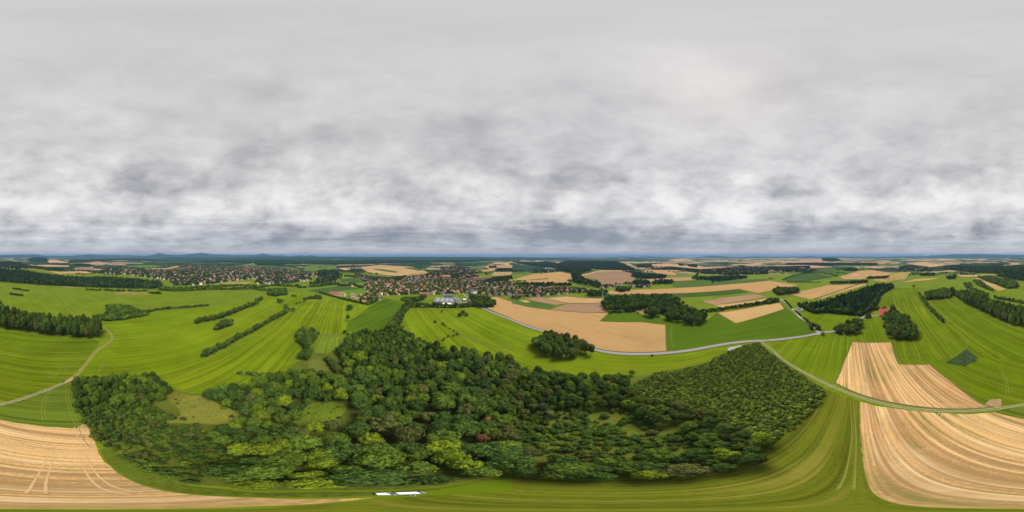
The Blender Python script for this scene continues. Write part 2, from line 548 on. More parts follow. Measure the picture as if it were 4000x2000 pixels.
# wooded foothills in front of the far hills
fx = [380, 480, 700, 900, 1050, 1300, 1450, 1600, 1900, 2100, 2250, 2600, 2700]
fe = [-1.6, -.95, -.5, -.62, -.3, -.2, -.38, -.22, -.4, -.55, -.9, -1.1, -1.6]
rk = [3300, 3700, 4100, 4500, 4800, 5000, 5200, 5400, 5800, 6500, 7400]
NF = 420
fv, ff = [], []
for k, r in enumerate(rk):
    u = (r - 5000) / (1700 if r < 5000 else 2400)
    for i in range(NF + 1):
        px = 380 + (2700 - 380) * i / NF
        a = (px / 4000 - .5) * 2 * math.pi
        top = CAMZ + 5000 * math.tan(R(float(np.interp(px, fx, fe))))
        x, y = r * math.sin(a), r * math.cos(a)
        s = math.cos(min(abs(u), 1) * math.pi / 2) ** 2
        bump = sum(math.sin(x / 260 * (1 + .7 * j) + p[0]) * math.sin(y / 300 * (1 + .7 * j) + p[1]) / (1 + j) for j, p in enumerate(ph))
        fv.append((x, y, -14 + (top + 14) * s + bump * 16 * s * (1 - s) * 2))
for k in range(len(rk) - 1):
    for i in range(NF):
        b = k * (NF + 1) + i
        ff.append((b, b + 1, b + NF + 2, b + NF + 1))
tag(mk('hills', pm('hills', fv, ff, m_hill, smooth=True)), kind='structure')


# ---------------------------------------------------------------- fields, roads
def lay(x, y, layer):
    r = math.hypot(x, y)
    return H(x, y) + layer * (.012 + .00025 * r) + max(r - 560, 0) * .0012


def sheet(name, pts, mat, layer):
    rj = random.Random(int(abs(pts[0][0] * 7 + pts[0][1])))
    rag = []
    for i, (x, y) in enumerate(pts):
        x2, y2 = pts[(i + 1) % len(pts)]
        rag.append((x, y))
        L_ = math.hypot(x2 - x, y2 - y)
        if L_ > 8 and min(math.hypot(x, y), math.hypot(x2, y2)) < 420 and min(math.hypot(x, y), math.hypot(x2, y2)) > 6:
            nn_ = min(int(L_ / 3.5), 90)
            for j in range(1, nn_):
                t = j / nn_
                e = rj.gauss(0, min(.38, .0035 * math.hypot(x, y)))
                rag.append((x + (x2 - x) * t - (y2 - y) / L_ * e, y + (y2 - y) * t + (x2 - x) / L_ * e))
    bm = bmesh.new()
    vv = [bm.verts.new((x, y, 0)) for x, y in rag]
    bm.faces.new(vv)
    bmesh.ops.triangulate(bm, faces=bm.faces[:])
    for _ in range(9):
        es = []
        for e in bm.edges:
            c = (e.verts[0].co + e.verts[1].co) / 2
            r = c.length
            if max(v.co.length for v in e.verts) > 520 and e.calc_length() > max(28, .045 * r):
                es.append(e)
        if not es:
            break
        bmesh.ops.subdivide_edges(bm, edges=es, cuts=1)
        bmesh.ops.triangulate(bm, faces=bm.faces[:])
    for v in bm.verts:
        v.co.z = lay(v.co.x, v.co.y, layer)
    bmesh.ops.recalc_face_normals(bm, faces=bm.faces[:])
    up = sum(f.normal.z for f in bm.faces)
    if up < 0:
        bmesh.ops.reverse_faces(bm, faces=bm.faces[:])
    me = bpy.data.meshes.new(name)
    bm.to_mesh(me)
    bm.free()
    me.materials.append(mat)
    return tag(mk(name, me), kind='structure')


def smooth_line(pts, step=6.0):
    P = [Vector((*p, 0)) for p in pts]
    P = [2 * P[0] - P[1]] + P + [2 * P[-1] - P[-2]]
    res = []
    for i in range(1, len(P) - 2):
        a, b, c, d = P[i - 1:i + 3]
        nn = max(2, int((c - b).length / step))
        if nn > 60:
            nn = 60
        for k in range(nn):
            t = k / nn
            res.append(.5 * ((2 * b) + (c - a) * t + (2 * a - 5 * b + 4 * c - d) * t * t + (3 * b - a - 3 * c + d) * t ** 3))
    res.append(P[-2])
    return res


def ribbon(mb, line, width, off, layer):
    b = len(mb.v)
    for i, p in enumerate(line):
        t = (line[min(i + 1, len(line) - 1)] - line[max(i - 1, 0)])
        nn = Vector((t.y, -t.x, 0)).normalized()
        for s in (-1, 1):
            q = p + nn * (off + s * width / 2)
            mb.v.append((q.x, q.y, lay(q.x, q.y, layer)))
    for i in range(len(line) - 1):
        k = b + 2 * i
        mb.f.append((k, k + 1, k + 3, k + 2))


TH = {'edge': theta(('H', 770, 400), ('H', 790, 800)), 'west': theta(('A', 1150, 1130), ('A', 1900, 1010)), 'mid': theta(('B', 700, 1000), ('B', 745, 850)),
      'north': theta(('B', 2150, 900), ('B', 2500, 1080)), 'east': theta(('C', 1700, 1040), ('C', 2300, 1010)), 'far': theta(('D', 1330, 700), ('D', 1430, 1000)),
      'strip': theta(('D', 900, 1140), ('H', 800, 200)), 'nearwest': theta(('A', 100, 1200), ('A', 700, 1250)), 'hay': theta(('B', 950, 1010), ('B', 1400, 800))}
FIELDS = [
    # name, outline, colour, direction, options, layer
    ('meadow', 'A 1040,1050 1130,1090 1000,1160 880,1288 E 640,110 700,150 1270,120 1450,85 1700,0 A 2000,1285 2350,1095 2576,1000 B 0,1000 200,880 330,800 500,700 440,620 100,640 A 2400,760 2100,770 1500,840 1200,900 1030,900', LIME, 'west', dict(light=G_LIGHT, lamt=.5, stripe=.45), 1),
    ('meadow', 'D 1250,1090 1500,1080 1700,1000 2000,940 2300,970 2576,1010 A 0,1010 300,1040 950,1100 1010,1115 880,1288 E 740,0 540,205 0,378 H 2147,378 1990,400 1800,385 1560,210 1355,50 1095,45 1060,0 D 1290,1288', GREEN, 'nearwest', dict(light=G_LIGHT, lamt=.55, stripe=.8), 1),
    ('meadow', 'B 340,800 640,650 1000,730 1200,760 900,1000 880,1030 620,1050 440,1190 F 220,100 0,130 E 2000,120 2147,190 1700,310 1600,300 1280,120 1500,70 1700,0 B 60,1060 200,920', LIME, 'mid', dict(light=G_LIGHT, lamt=.75, stripe=.75), 1),
    ('meadow', 'B 1150,760 1300,680 1550,730 1320,990 930,1020 905,990 925,930', DEEP, 'hay', dict(light=LIME, lamt=.4, stripe=.5), 2),
    ('meadow', 'B 1130,750 1290,690 1540,735 1350,790 920,960 905,900', LIME, 'hay', dict(light=G_LIGHT, lamt=.5), 1.5),
    ('meadow', 'B 1560,780 2210,770 2300,790 2576,910 C 0,920 250,1020 520,1095 800,1200 1000,1238 1600,1238 2100,1200 2150,1215 2000,1288 G 1400,80 700,150 0,60 B 2200,1260 1700,1120 1470,960 1450,850', LIME, 'north', dict(light=G_LIGHT, lamt=.6, stripe=.6), 1),
    ('meadow', 'C 880,915 980,815 1210,800 1350,860 1530,880 1880,935 1990,890 2060,830 2250,935 2576,845 D 0,845 165,790 120,720 210,800 310,880 400,940 480,1030 0,1095 C 2400,1105 2100,1150 1555,1215 1545,950 1300,925', DEEP, 'east', dict(light=GREEN, lamt=.6, stripe=.5, var=.2), 1),
    ('meadow', 'D 1130,650 1260,580 1500,575 1600,590 1520,640 1560,720 1620,780 1760,920 2000,1200 1860,1288 1290,1288 1240,1120 1250,1090 1490,1080 1490,1000 1400,860 1300,760 1080,770', GREEN, 'far', dict(light=G_LIGHT, lamt=.8, stripe=.8), 1),
    ('meadow', 'D 1620,700 1800,660 1860,670 2100,810 2300,910 2576,1000 D 2576,1288 2110,1280 1990,1200 1760,930', GREEN, 'far', dict(light=G_LIGHT, lamt=.5, stripe=.8), 1),
    ('meadow', 'D 950,900 1150,880 1200,1060 1250,1088 1240,1120 845,1120 790,1288 H 560,200 80,0 D 60,1190 0,1120 500,1050 660,1035 900,1010', GREEN, 'strip', dict(light=G_LIGHT, lamt=.45, stripe=.5), 1),
    ('meadow', 'D 330,790 480,840 900,850 950,870 920,900 700,960 640,1010 530,1015 490,980 340,860', GREEN, 'far', dict(light=G_LIGHT, lamt=.3, stripe=.5), 1),
    ('meadow', 'H 500,262 760,355 775,600 800,900 870,1120 1000,1200 1300,1248 2147,1268 E 0,1270 2147,1262 F 300,1235 1000,1185 1400,1150 2147,1110 F 2147,990 G 1200,1000 1900,905 2147,770 H 60,660 330,490 430,380', (.068, .080, .0055), 'edge', dict(light=(.17, .145, .025), lamt=.85, stripe=1.0), 1),
    ('meadow', 'E 0,395 250,320 530,210 620,180 610,260 650,400 720,540 690,552 650,583 300,560 0,513 H 2147,508 1900,450 1990,425 2147,400', (.060, .088, .0075), 'nearwest', dict(light=G_LIGHT, lamt=.5, stripe=.8), 1),
    ('stubble_field', 'H 772,365 1000,410 1300,448 1600,466 1900,452 2147,510 E 0,515 300,562 650,585 690,552 735,562 810,740 825,790 960,940 1180,1060 1450,1125 1750,1155 2147,1168 F 300,1180 650,1178 1000,1165 700,1200 0,1240 E 1500,1257 0,1262 H 2147,1262 1300,1244 1000,1193 870,1110 800,880 775,600', STUB, 'edge', dict(light=(.54, .40, .22), lamt=.9, weed=(.085, .10, .02), wamt=.9, stripe=1.35, var=.34, width=.8), 2),
    ('stubble_field', 'D 845,1122 1240,1125 H 1075,0 1095,48 1355,50 1560,210 1800,385 1900,407 1500,425 1200,397 800,312 560,205 650,0', STUB, 'strip', dict(light=(.54, .40, .22), lamt=.9, weed=(.10, .10, .025), wamt=.7, stripe=1.5, var=.36, width=.8), 2),
    ('bare_soil', 'H 1810,395 1860,345 1950,340 1955,400 1850,418', (.26, .17, .09), 'strip', {}, 3),
    ('grain_field', 'B 2300,772 2405,752 2410,715 2330,680 2420,670 2576,720 C 0,735 380,800 700,826 975,830 882,915 1300,922 1545,950 1555,1215 1200,1227 1000,1215 800,1176 600,1100 400,1030 200,968 0,895 B 2576,890', TAN, 'east', dict(light=(.33, .215, .10), lamt=.5, weed=(.17, .10, .05), wamt=.5, stripe=.35, var=.12), 2),
    ('ploughed_field', 'C 380,799 560,736 890,733 972,826 700,824', BROWN, 'mid', dict(stripe=.4, var=.12), 3),
    ('ploughed_field', 'C 120,690 280,668 560,735 440,752', (.20, .13, .07), 'mid', dict(stripe=.4, var=.12), 3),
    ('grain_field', 'C 340,682 540,665 960,688 890,730 560,732', (.29, .19, .085), 'east', dict(stripe=.3, var=.1), 3),
    ('clover_field', 'C 0,693 130,700 440,754 378,799 150,770 0,731', (.045, .085, .015), 'east', dict(var=.2), 3),
    ('grain_field', 'C 60,705 140,700 190,722 140,731', (.26, .19, .06), 'east', {}, 4),
    ('maize_field', 'C 650,682 960,640 1500,640 2280,594 2390,625 1560,676 960,672 800,690', MAIZE, 'east', dict(stripe=.3, var=.15), 2),
    ('grain_field', 'C 970,608 1200,598 1700,578 2160,545 2576,508 D 0,505 310,550 0,612 C 2576,612 2480,632 2290,590 1550,634 970,642', TAN, 'east', dict(stripe=.3, var=.1), 2),
    ('green_crop_field', 'C 1610,545 1650,515 1900,500 2576,488 2576,505 2140,543 1640,576', (.050, .082, .018), 'east', dict(var=.15), 2),
    ('ploughed_field', 'C 1900,710 2040,698 2080,680 2440,640 2576,668 2020,750', (.21, .135, .075), 'east', dict(var=.12, stripe=.3), 2),
    ('grain_field', 'C 2020,752 2576,682 2576,722 2340,762 2120,778', (.30, .2, .085), 'east', dict(var=.1, stripe=.3), 2),
    ('grain_field', 'C 2070,830 2576,745 D 100,728 125,735 165,790 0,845 C 2576,845 2250,936', (.30, .195, .082), 'east', dict(light=(.34, .24, .12), lamt=.4, var=.1, stripe=.4), 2),
    ('ploughed_field', 'C 690,460 880,412 1180,405 1240,500 1200,530 890,545 870,500 740,478', (.18, .115, .068), 'east', dict(var=.1, stripe=.3), 2),
    ('grain_field', 'C 690,452 880,403 1180,402 1100,410 880,416 700,466', (.30, .20, .10), 'east', dict(var=.1), 2.5),
    ('grain_field', 'C 0,500 170,450 480,418 595,440 605,500 540,547 130,547 150,505', TAN, 'east', dict(light=(.2, .18, .05), lamt=.5, var=.12), 2),
    ('green_crop_field', 'C 160,497 370,480 360,492 200,503', (.09, .12, .02), 'east', {}, 3),
    ('grain_field', 'C 1370,405 1480,402 1660,430 1640,458 1460,432', TAN, 'east', dict(var=.1), 2),
    ('ploughed_field', 'C 1260,500 1500,480 1800,470 1812,503 1560,512 1390,532', (.24, .155, .08), 'east', dict(var=.1), 2),
    ('grain_field', 'C 1400,345 1560,336 1680,345 1800,370 2120,380 2110,394 1800,390 1600,365 1420,360', (.31, .20, .10), 'east', dict(var=.08), 2),
    ('green_crop_field', 'C 700,440 860,388 970,385 970,400 860,410', (.03, .085, .02), 'east', dict(var=.1), 2),
    ('grain_field', 'B 1040,372 1250,350 1560,368 1700,408 1750,438 1420,462 1140,430', (.29, .19, .085), 'hay', dict(light=(.09, .11, .02), lamt=.7, stripe=1.0, var=.25, width=3), 2),
    ('green_crop_field', 'B 1190,388 1300,395 1430,420 1400,428 1200,400', (.04, .075, .016), 'hay', {}, 3),
    ('green_crop_field', 'B 1480,378 1560,375 1700,402 1640,408', (.04, .075, .016), 'hay', {}, 3),
    ('meadow', 'B 780,455 960,460 1110,508 1100,527 870,530 800,485', (.075, .12, .012), 'hay', {}, 2),
    ('green_crop_field', 'B 830,490 1000,482 1105,517 900,530', (.04, .07, .018), 'hay', {}, 3),
    ('maize_field', 'B 510,606 700,578 830,560 1060,583 860,610 640,630', (.038, .066, .018), 'hay', dict(stripe=.4), 2),
    ('meadow', 'B 820,612 1085,580 1145,632 930,642', (.066, .13, .012), 'hay', {}, 2),
    ('meadow', 'B 330,610 780,545 830,558 500,606', (.076, .135, .011), 'hay', {}, 2),
    ('grain_field', 'B 2290,362 2576,350 2576,382 2360,400', TAN, 'hay', {}, 2),
    ('grain_field', 'B 2200,412 2400,386 2402,408 2310,420', TAN, 'hay', {}, 2),
    ('grain_field', 'B 2360,455 2400,420 2576,418 2576,462', (.25, .17, .075), 'hay', {}, 2),
    ('grain_field', 'B 2500,495 2576,485 2576,515', TAN, 'hay', {}, 2),
    ('meadow', 'B 280,402 600,345 830,350 800,390 580,415', (.072, .105, .02), 'hay', dict(stripe=.9), 2),
    ('grain_field', 'B 820,385 900,375 960,395 900,404', (.28, .18, .08), 'hay', {}, 3),
    ('grain_field', 'A 450,410 620,418 900,405 960,388 1090,400 900,430 600,440', (.30, .2, .085), 'west', {}, 2),
    ('ploughed_field', 'A 700,405 760,375 920,370 1000,385 880,405', (.17, .12, .075), 'west', {}, 2.5),
    ('grain_field', 'A 340,352 500,348 700,356 690,368 430,366', (.3, .2, .095), 'west', {}, 2),
    ('grain_field', 'A 470,310 560,300 720,328 500,330', (.3, .2, .10), 'west', {}, 2),
    ('grain_field', 'A 840,330 1000,320 1170,335 880,345', (.28, .18, .1), 'west', {}, 2),
    ('meadow', 'A 1250,360 1480,350 1660,358 1500,382 1340,380', (.06, .115, .015), 'west', {}, 2),
    ('grain_field', 'A 1690,375 1780,358 1840,382 1760,390', (.27, .17, .06), 'west', {}, 2),
    ('meadow', 'A 2380,360 2500,340 2576,325 2576,372 2460,380', (.075, .12, .02), 'west', {}, 2),
    ('rough_grass', 'A 2120,545 2300,510 2576,525 2450,548', (.17, .15, .035), 'west', {}, 2),
    ('rough_grass', 'A 1140,620 1300,618 1560,630 1480,650 1180,648', (.15, .13, .035), 'west', {}, 2),
    ('rough_grass', 'A 600,565 700,558 860,575 700,585', (.13, .13, .03), 'west', {}, 2),
    ('grain_field', 'D 200,640 600,550 900,541 700,610 430,696', TAN, 'far', dict(stripe=.4, var=.12), 2),
    ('grain_field', 'D 500,688 720,612 930,540 1000,532 990,548 720,632 540,690', (.29, .185, .08), 'far', dict(stripe=.4), 2),
    ('grain_field', 'D 720,466 900,410 1040,400 1240,430 1215,460 1010,470 960,490 760,492', (.275, .17, .075), 'far', {}, 2),
    ('grain_field', 'D 1030,502 1180,462 1240,430 1440,418 1380,492 1170,520', (.22, .17, .045), 'far', dict(light=(.3, .2, .08), lamt=.6), 2),
    ('grain_field', 'D 1330,526 1480,490 1740,478 1640,498 1440,520', TAN, 'far', {}, 2),
    ('grain_field', 'D 1890,450 2290,440 2250,460 1950,468', (.29, .19, .1), 'far', {}, 2),
    ('grain_field', 'D 2080,482 2150,480 2400,590 2320,612', (.26, .19, .065), 'far', {}, 2),
    ('grain_field', 'D 2300,470 2450,462 2490,485 2330,480', (.24, .18, .06), 'far', {}, 2),
    ('grain_field', 'D 1380,335 1560,322 1800,350 1610,372', (.3, .2, .1), 'far', {}, 2),
    ('grain_field', 'D 170,328 300,312 560,305 770,322 620,335', (.27, .17, .1), 'far', {}, 2),
    ('maize_field', 'D 140,500 280,450 430,430 690,465 350,516', (.036, .064, .017), 'far', {}, 2),
    ('meadow', 'D 570,415 760,395 960,372 1040,398 900,406 720,460 690,460', (.05, .105, .012), 'far', {}, 2),
    ('green_crop_field', 'D 430,392 760,380 600,416', (.05, .07, .022), 'far', {}, 2),
    ('grain_field', 'C 1560,298 1700,295 1820,305 1810,318 1650,316', (.29, .19, .1), 'east', {}, 2),
    ('grain_field', 'D 0,350 380,350 700,372 300,385', (.27, .18, .09), 'far', {}, 2),
    ('rough_grass', 'E 1340,300 1450,275 1600,310 1700,310 1850,390 2015,450 1930,560 1650,540 1330,545 1520,480 1480,400', (.112, .120, .019), 'mid', dict(stripe=.1, var=.5, light=(.2, .17, .05), lamt=.4), 2),
    ('rough_grass', 'F 390,385 560,365 640,355 770,400 700,530 560,560 280,610 330,500', (.086, .120, .010), 'mid', dict(stripe=.25, var=.45, light=(.15, .15, .03), lamt=.4), 2),
    ('rough_grass', 'F 440,20 560,0 640,100 500,130 440,90', (.09, .10, .018), 'mid', dict(stripe=.2), 2),
    ('rough_grass', 'B 580,1180 640,1060 780,1075 890,1060 900,1110 870,1180 700,1240 560,1230', (.088, .125, .012), 'mid', dict(light=G_LIGHT, lamt=.6, stripe=.8), 2),
    ('rough_grass', 'C 1210,800 1370,765 1390,800 1335,855 1260,830', (.16, .145, .035), 'mid', dict(stripe=.9), 3),
    ('rough_grass', 'C 1410,860 1530,840 1530,880', (.12, .13, .03), 'mid', {}, 3),
]
mats = {}
CROPS = []
mg = {}
for nm, outline, c, th, opt, layer in FIELDS:
    if nm not in ('meadow', 'rough_grass'):
        P_ = PTS(outline)
        CROPS.append(P_)
        if min(math.hypot(x, y) for x, y in P_) > 40 and nm != 'bare_soil':
            mb = MB()
            dense = []
            for i, (x, y) in enumerate(P_):
                x2, y2 = P_[(i + 1) % len(P_)]
                k_ = max(1, min(40, int(math.hypot(x2 - x, y2 - y) / 15)))
                dense += [Vector((x + (x2 - x) * j / k_, y + (y2 - y) * j / k_, 0)) for j in range(k_)]
            dense.append(dense[0])
            ribbon(mb, dense, 1.6, 0, layer + 1.3)
            tag(mk('field_margin', mb.mesh('field_margin', M_MARGIN)), kind='structure')
    sheet(nm, PTS(outline), field_mat(nm, c, TH[th], **opt), layer + .01 * (len(mats) % 9))
    mats[len(mats)] = 1
# woodland floor under the near wood: low bramble and rough grass between the trees
WOOD = 'E 625,165 1000,140 1270,125 1450,260 1700,300 1850,250 2147,210 F 0,180 250,100 350,20 440,0 B 540,1230 800,1190 885,1160 910,1050 1100,1020 1340,1000 1560,1060 1700,1130 1900,1190 2300,1260 G 0,60 300,110 500,130 700,155 900,155 1200,110 1500,60 1700,10 C 2010,1280 2150,1215 2300,1150 2480,1115 H 130,20 300,130 490,260 430,380 330,490 200,590 60,660 40,700 G 2147,770 1990,860 1900,905 1650,940 1350,970 1200,1000 700,1000 400,1005 0,985 F 1900,1000 1650,1050 1400,1080 1000,1105 500,1100 0,1110 E 1900,1075 1550,1050 1400,1000 1200,920 1030,840 900,740 790,650 700,530 650,410 620,260'
floor_m = field_mat('woodland_floor', (.066, .080, .010), TH['mid'], stripe=.1, var=.5, light=(.08, .085, .015), lamt=.35)
sheet('woodland_floor', PTS(WOOD, 1.0), floor_m, 1.4)
sheet('rough_verge', PTS('E 840,770 900,740 1030,840 1200,925 1400,1005 1550,1060 1900,1100 F 0,1125 500,1115 1000,1120 1400,1095 1700,1060 1900,1010 2147,995 2147,1010 1900,1030 1400,1115 1000,1150 0,1160 E 1750,1145 1450,1115 1180,1050 960,930'),
      field_mat('rough_verge', (.062, .080, .008), TH['edge'], stripe=.2, var=.45), 2.3)

ROADS = [('road', 5.0, M_ASPHALT, 'B 2080,640 2110,665 2200,748 2300,795 2420,845 2576,903 C 0,905 200,982 400,1042 600,1115 800,1190 1000,1232 1300,1246 1600,1230 1800,1206 2000,1170 2200,1136 2400,1116 2576,1109 D 0,1108 200,1088 400,1060 540,1030 660,1016 800,965 930,895 1000,835 1055,770 1085,700 1130,640 1200,598 1250,568 1270,546 1330,520 1380,490 1395,465 1440,435'),
         ('road', 3.6, M_CONCRETE, 'D 525,1035 480,990 400,925 320,875 270,820 210,760 130,698 60,670'),
         ('road', 3.0, M_CONCRETE, 'D 985,880 1050,868 1110,855')]
for nm, wd, m_, s in ROADS:
    mb = MB()
    ribbon(mb, smooth_line(PTS(s)), wd, 0, 6)
    tag(mk(nm, mb.mesh(nm, m_)), kind='structure')
    vb = MB()
    ln = smooth_line(PTS(s))
    for e in (-1, 1):
        ribbon(vb, ln, 1.5, e * (wd / 2 + .9), 5)
    tag(mk('road_verge', vb.mesh('road_verge', M_MARGIN)), kind='structure')
sheet('layby', PTS('C 2165,1195 2190,1178 2320,1155 2310,1170 2210,1212 2175,1212'), M_CONCRETE, 5)
sheet('road_junction', PTS('D 470,1052 490,1030 478,992 500,995 535,1020 580,1028 545,1046 510,1052'), M_ASPHALT, 6.5)
TRACK = 'C 2500,1112 D 0,1175 60,1215 H 110,0 280,105 450,195 620,270 800,335 1000,387 1200,421 1400,438 1600,443 1800,433 2000,410 2147,387 E 0,389 150,350 300,300 420,255 530,207'
mb = MB()
ln = smooth_line(PTS(TRACK), 3)
ribbon(mb, ln, .65, -.85, 6), ribbon(mb, ln, .65, .85, 6)
tag(mk('farm_track', mb.mesh('farm_track', M_GRAVEL)), kind='structure')
mb = MB()
ln = smooth_line(PTS('E 560,190 640,140 720,50 760,0 A 980,1210 1080,1140 1125,1095 1120,1050 1050,980'), 3)
ribbon(mb, ln, 1.0, -1.0, 6), ribbon(mb, ln, 1.0, 1.0, 6)
tag(mk('meadow_track', mb.mesh('meadow_track', plain('worn_grass', (.21, .165, .075), 1, .1, .3, .4))), kind='structure')
M_PALEGRASS, M_PALESTRAW = plain('flattened_grass', (.125, .135, .02), 1, .1, .3, .3), plain('flattened_straw', (.365, .235, .11), 1, .1, .25, .3)
for m_, s in ((M_PALEGRASS, 'E 400,170 520,80 640,0'), (M_PALEGRASS, 'E 440,170 560,90 700,0'), (M_PALEGRASS, 'E 375,520 360,420 390,320 440,260'), (M_PALEGRASS, 'E 560,260 570,360 610,480 650,560'),
              (M_PALEGRASS, 'H 1940,60 1995,180 2010,300'), (M_PALEGRASS, 'H 700,340 720,600 700,900 650,1100'), (M_PALEGRASS, 'E 820,120 870,40 890,0'),
              (M_PALEGRASS, 'D 1300,1260 1600,1230 1850,1270 2000,1150 1940,1080'), (M_PALEGRASS, 'C 1630,1180 1600,1080 1610,960'), (M_PALEGRASS, 'H 100,60 400,170 550,190'),
              (M_PALESTRAW, 'E 430,785 350,1000 300,1130'), (M_PALESTRAW, 'E 690,790 900,1080 1150,1130'),
              (M_PALESTRAW, 'E 0,775 300,770 700,775 820,750'), (M_PALESTRAW, 'E 640,570 690,700 760,770'), (M_PALESTRAW, 'E 670,570 730,690 790,750'), (M_PALESTRAW, 'H 800,380 850,600 930,900'),
              (M_PALESTRAW, 'H 990,500 1000,700 1080,820 1200,780 1400,760'), (M_PALESTRAW, 'H 1420,520 1450,450'), (M_PALESTRAW, 'H 640,215 900,270 1100,330 1300,370 1800,390'), (M_PALESTRAW, 'H 600,180 640,60 660,0')):
    mb = MB()
    ln = smooth_line(PTS(s), 3)
    ribbon(mb, ln, .42, -.85, 5), ribbon(mb, ln, .42, .85, 5)
    tag(mk('wheel_track', mb.mesh('wheel_track', m_)), kind='structure')
sheet('bare_soil', PTS('E 525,213 560,188 610,160 640,150 650,165 720,158 700,168 620,180 560,205 535,215'), M_DIRT, 7)
PAN['S'] = (0, 0, 1.0)
# ---------------------------------------------------------------- plants: meshes in unit space (radius 1, height 1)
bm = bmesh.new()
bmesh.ops.create_icosphere(bm, subdivisions=1, radius=1)
ICO_V = np.array([v.co[:] for v in bm.verts])
ICO_F = np.array([[v.index for v in f.verts] for f in bm.faces])
bm.free()


def crown_data(seed, ratio, lobes, leaves, size, base=.2, flat=1.0, core=.80):
    g = np.random.default_rng(seed)
    half = (1 - base) * ratio / 2
    mid = base * ratio + half
    cs, rs = [], []
    for k in range(lobes):
        t = (k + .5) / lobes
        z = 1 - 1.55 * t
        a = k * 2.39996 + g.uniform(-.9, .9)
        rr_ = math.sqrt(max(1 - z * z, 0))
        r = g.uniform(.20, .47) * (1.0 if lobes > 6 else 1.3)
        d = (1 - r * g.uniform(.6, 1.0)) * g.uniform(.82, 1.08)
        cs.append((math.cos(a) * rr_ * d, math.sin(a) * rr_ * d, mid + z * half * flat * (1 - r * .85 / max(half, 1))))
        rs.append(r)
    cs.append((0, 0, mid)), rs.append(.62)
    cs, rs = np.array(cs), np.array(rs)
    V, F = [], []
    nv = 0
    for c, r in zip(cs, rs):
        V.append(c + ICO_V * r * core * g.uniform(.94, 1.06, (len(ICO_V), 1)))
        F += [tuple(f + nv) for f in ICO_F]
        nv += len(ICO_V)
    pr = rs ** 2 / (rs ** 2).sum()
    done = 0
    while done < leaves:
        i = g.choice(len(rs), p=pr)
        d = g.normal(size=3)
        d /= np.linalg.norm(d)
        p = cs[i] + d * rs[i] * g.uniform(.88, 1.22)
        if np.any(np.linalg.norm(cs - p, axis=1) < rs * .82) or p[2] < base * ratio * .7:
            continue
        nn = d + g.normal(size=3) * .38 + np.array([0, 0, .25])
        nn /= np.linalg.norm(nn)
        u = np.cross(nn, g.normal(size=3))
        u /= np.linalg.norm(u)
        w_ = np.cross(nn, u)
        s = size * g.uniform(.6, 1.35)
        s2 = s * g.uniform(.55, 1)
        V.append(np.array([p - u * s, p - w_ * s2 + nn * .25 * s, p + u * s, p + w_ * s2 + nn * .15 * s]))
        F.append((nv, nv + 1, nv + 2, nv + 3))
        nv += 4
        done += 1
    V = np.concatenate(V)
    V[:, 2] /= ratio
    return V, F


def conifer_data(seed, ratio=4.0, tiers=9, n=9, base=.06):
    g = np.random.default_rng(seed)
    V, F = [], []
    for t in range(tiers):
        z1 = base + (1 - base) * (t + 1.6) / (tiers + .6)
        z0 = base + (1 - base) * t / (tiers + .6)
        r = (1 - (t / tiers) ** 1.1) * g.uniform(.88, 1.1) + .05
        b = len(V)
        V.append((0, 0, min(z1, 1)))
        off = g.uniform(0, 1)
        for i in range(2 * n):
            a = math.pi * (i + off) / n
            q = r * (1 if i % 2 else .62) * g.uniform(.85, 1.12)
            V.append((q * math.cos(a), q * math.sin(a), z0 + (.0 if i % 2 else .03)))
        F += [(b, b + 1 + i, b + 1 + (i + 1) % (2 * n)) for i in range(2 * n)]
    return np.array(V), F


def trunk_data(seed, top=.62, r=.055, limbs=4):
    g = random.Random(seed)
    mb = MB()
    mb.tube((0, 0, -.01), (0, 0, top * .5), r, r * .7, 7).tube((0, 0, top * .5), (.03, .02, top), r * .7, r * .3, 6)
    for i in range(limbs):
        a = i * 2.4 + g.random()
        z = top * g.uniform(.45, .8)
        mb.tube((0, 0, z), (.5 * math.cos(a), .5 * math.sin(a), z + .16), r * .4, r * .15, 5)
    return mb.v, mb.f


CROWN_SHAPES = [dict(ratio=2.5, lobes=19, leaves=1500, size=.085, base=.22), dict(ratio=2.8, lobes=16, leaves=1400, size=.09, base=.24),
                dict(ratio=2.2, lobes=22, leaves=1600, size=.08, base=.20), dict(ratio=3.0, lobes=18, leaves=1400, size=.09, base=.22),
                dict(ratio=2.6, lobes=13, leaves=1300, size=.095, base=.22),
                dict(ratio=2.4, lobes=24, leaves=1500, size=.075, base=.18), dict(ratio=2.9, lobes=11, leaves=1200, size=.10, base=.26), dict(ratio=2.1, lobes=17, leaves=1500, size=.085, base=.20)]
CROWN_V = [crown_data(11 + i, **k) for i, k in enumerate(CROWN_SHAPES)]
TRUNKS = [pm('trunk', *trunk_data(i), M_BARK) for i in range(3)]
_cm = {}


def crown_mesh(i, mat):
    k = (i, mat.name)
    if k not in _cm:
        _cm[k] = pm('crown', *CROWN_V[i], mat)
    return _cm[k]


def whole(name, vf, trunk, mat):
    V, F = vf
    tv, tf = trunk
    b = len(V)
    me = pm(name, list(V) + list(tv), list(F) + [tuple(b + q for q in f) for f in tf], [mat, M_BARK], [0] * len(F) + [1] * len(tf))
    return me


YOUNG_V = [crown_data(50 + i, 3.0, 5, 150, .22, base=.10) for i in range(4)]
YOUNG_ME = [pm('young_tree', *v, YOUNG) for v in YOUNG_V]
BUSH_V = [crown_data(70 + i, 1.5, 9, 260, .17, base=.0) for i in range(3)]
FAR_V = [crown_data(90 + i, 2.6, 7, 170, .22, base=.12) for i in range(4)]
CON_V = [conifer_data(i) for i in range(3)]
PINE_V = [crown_data(120 + i, 5.0, 8, 420, .14, base=.58) for i in range(2)]
PROTO = bpy.data.collections.new('plant_shapes')


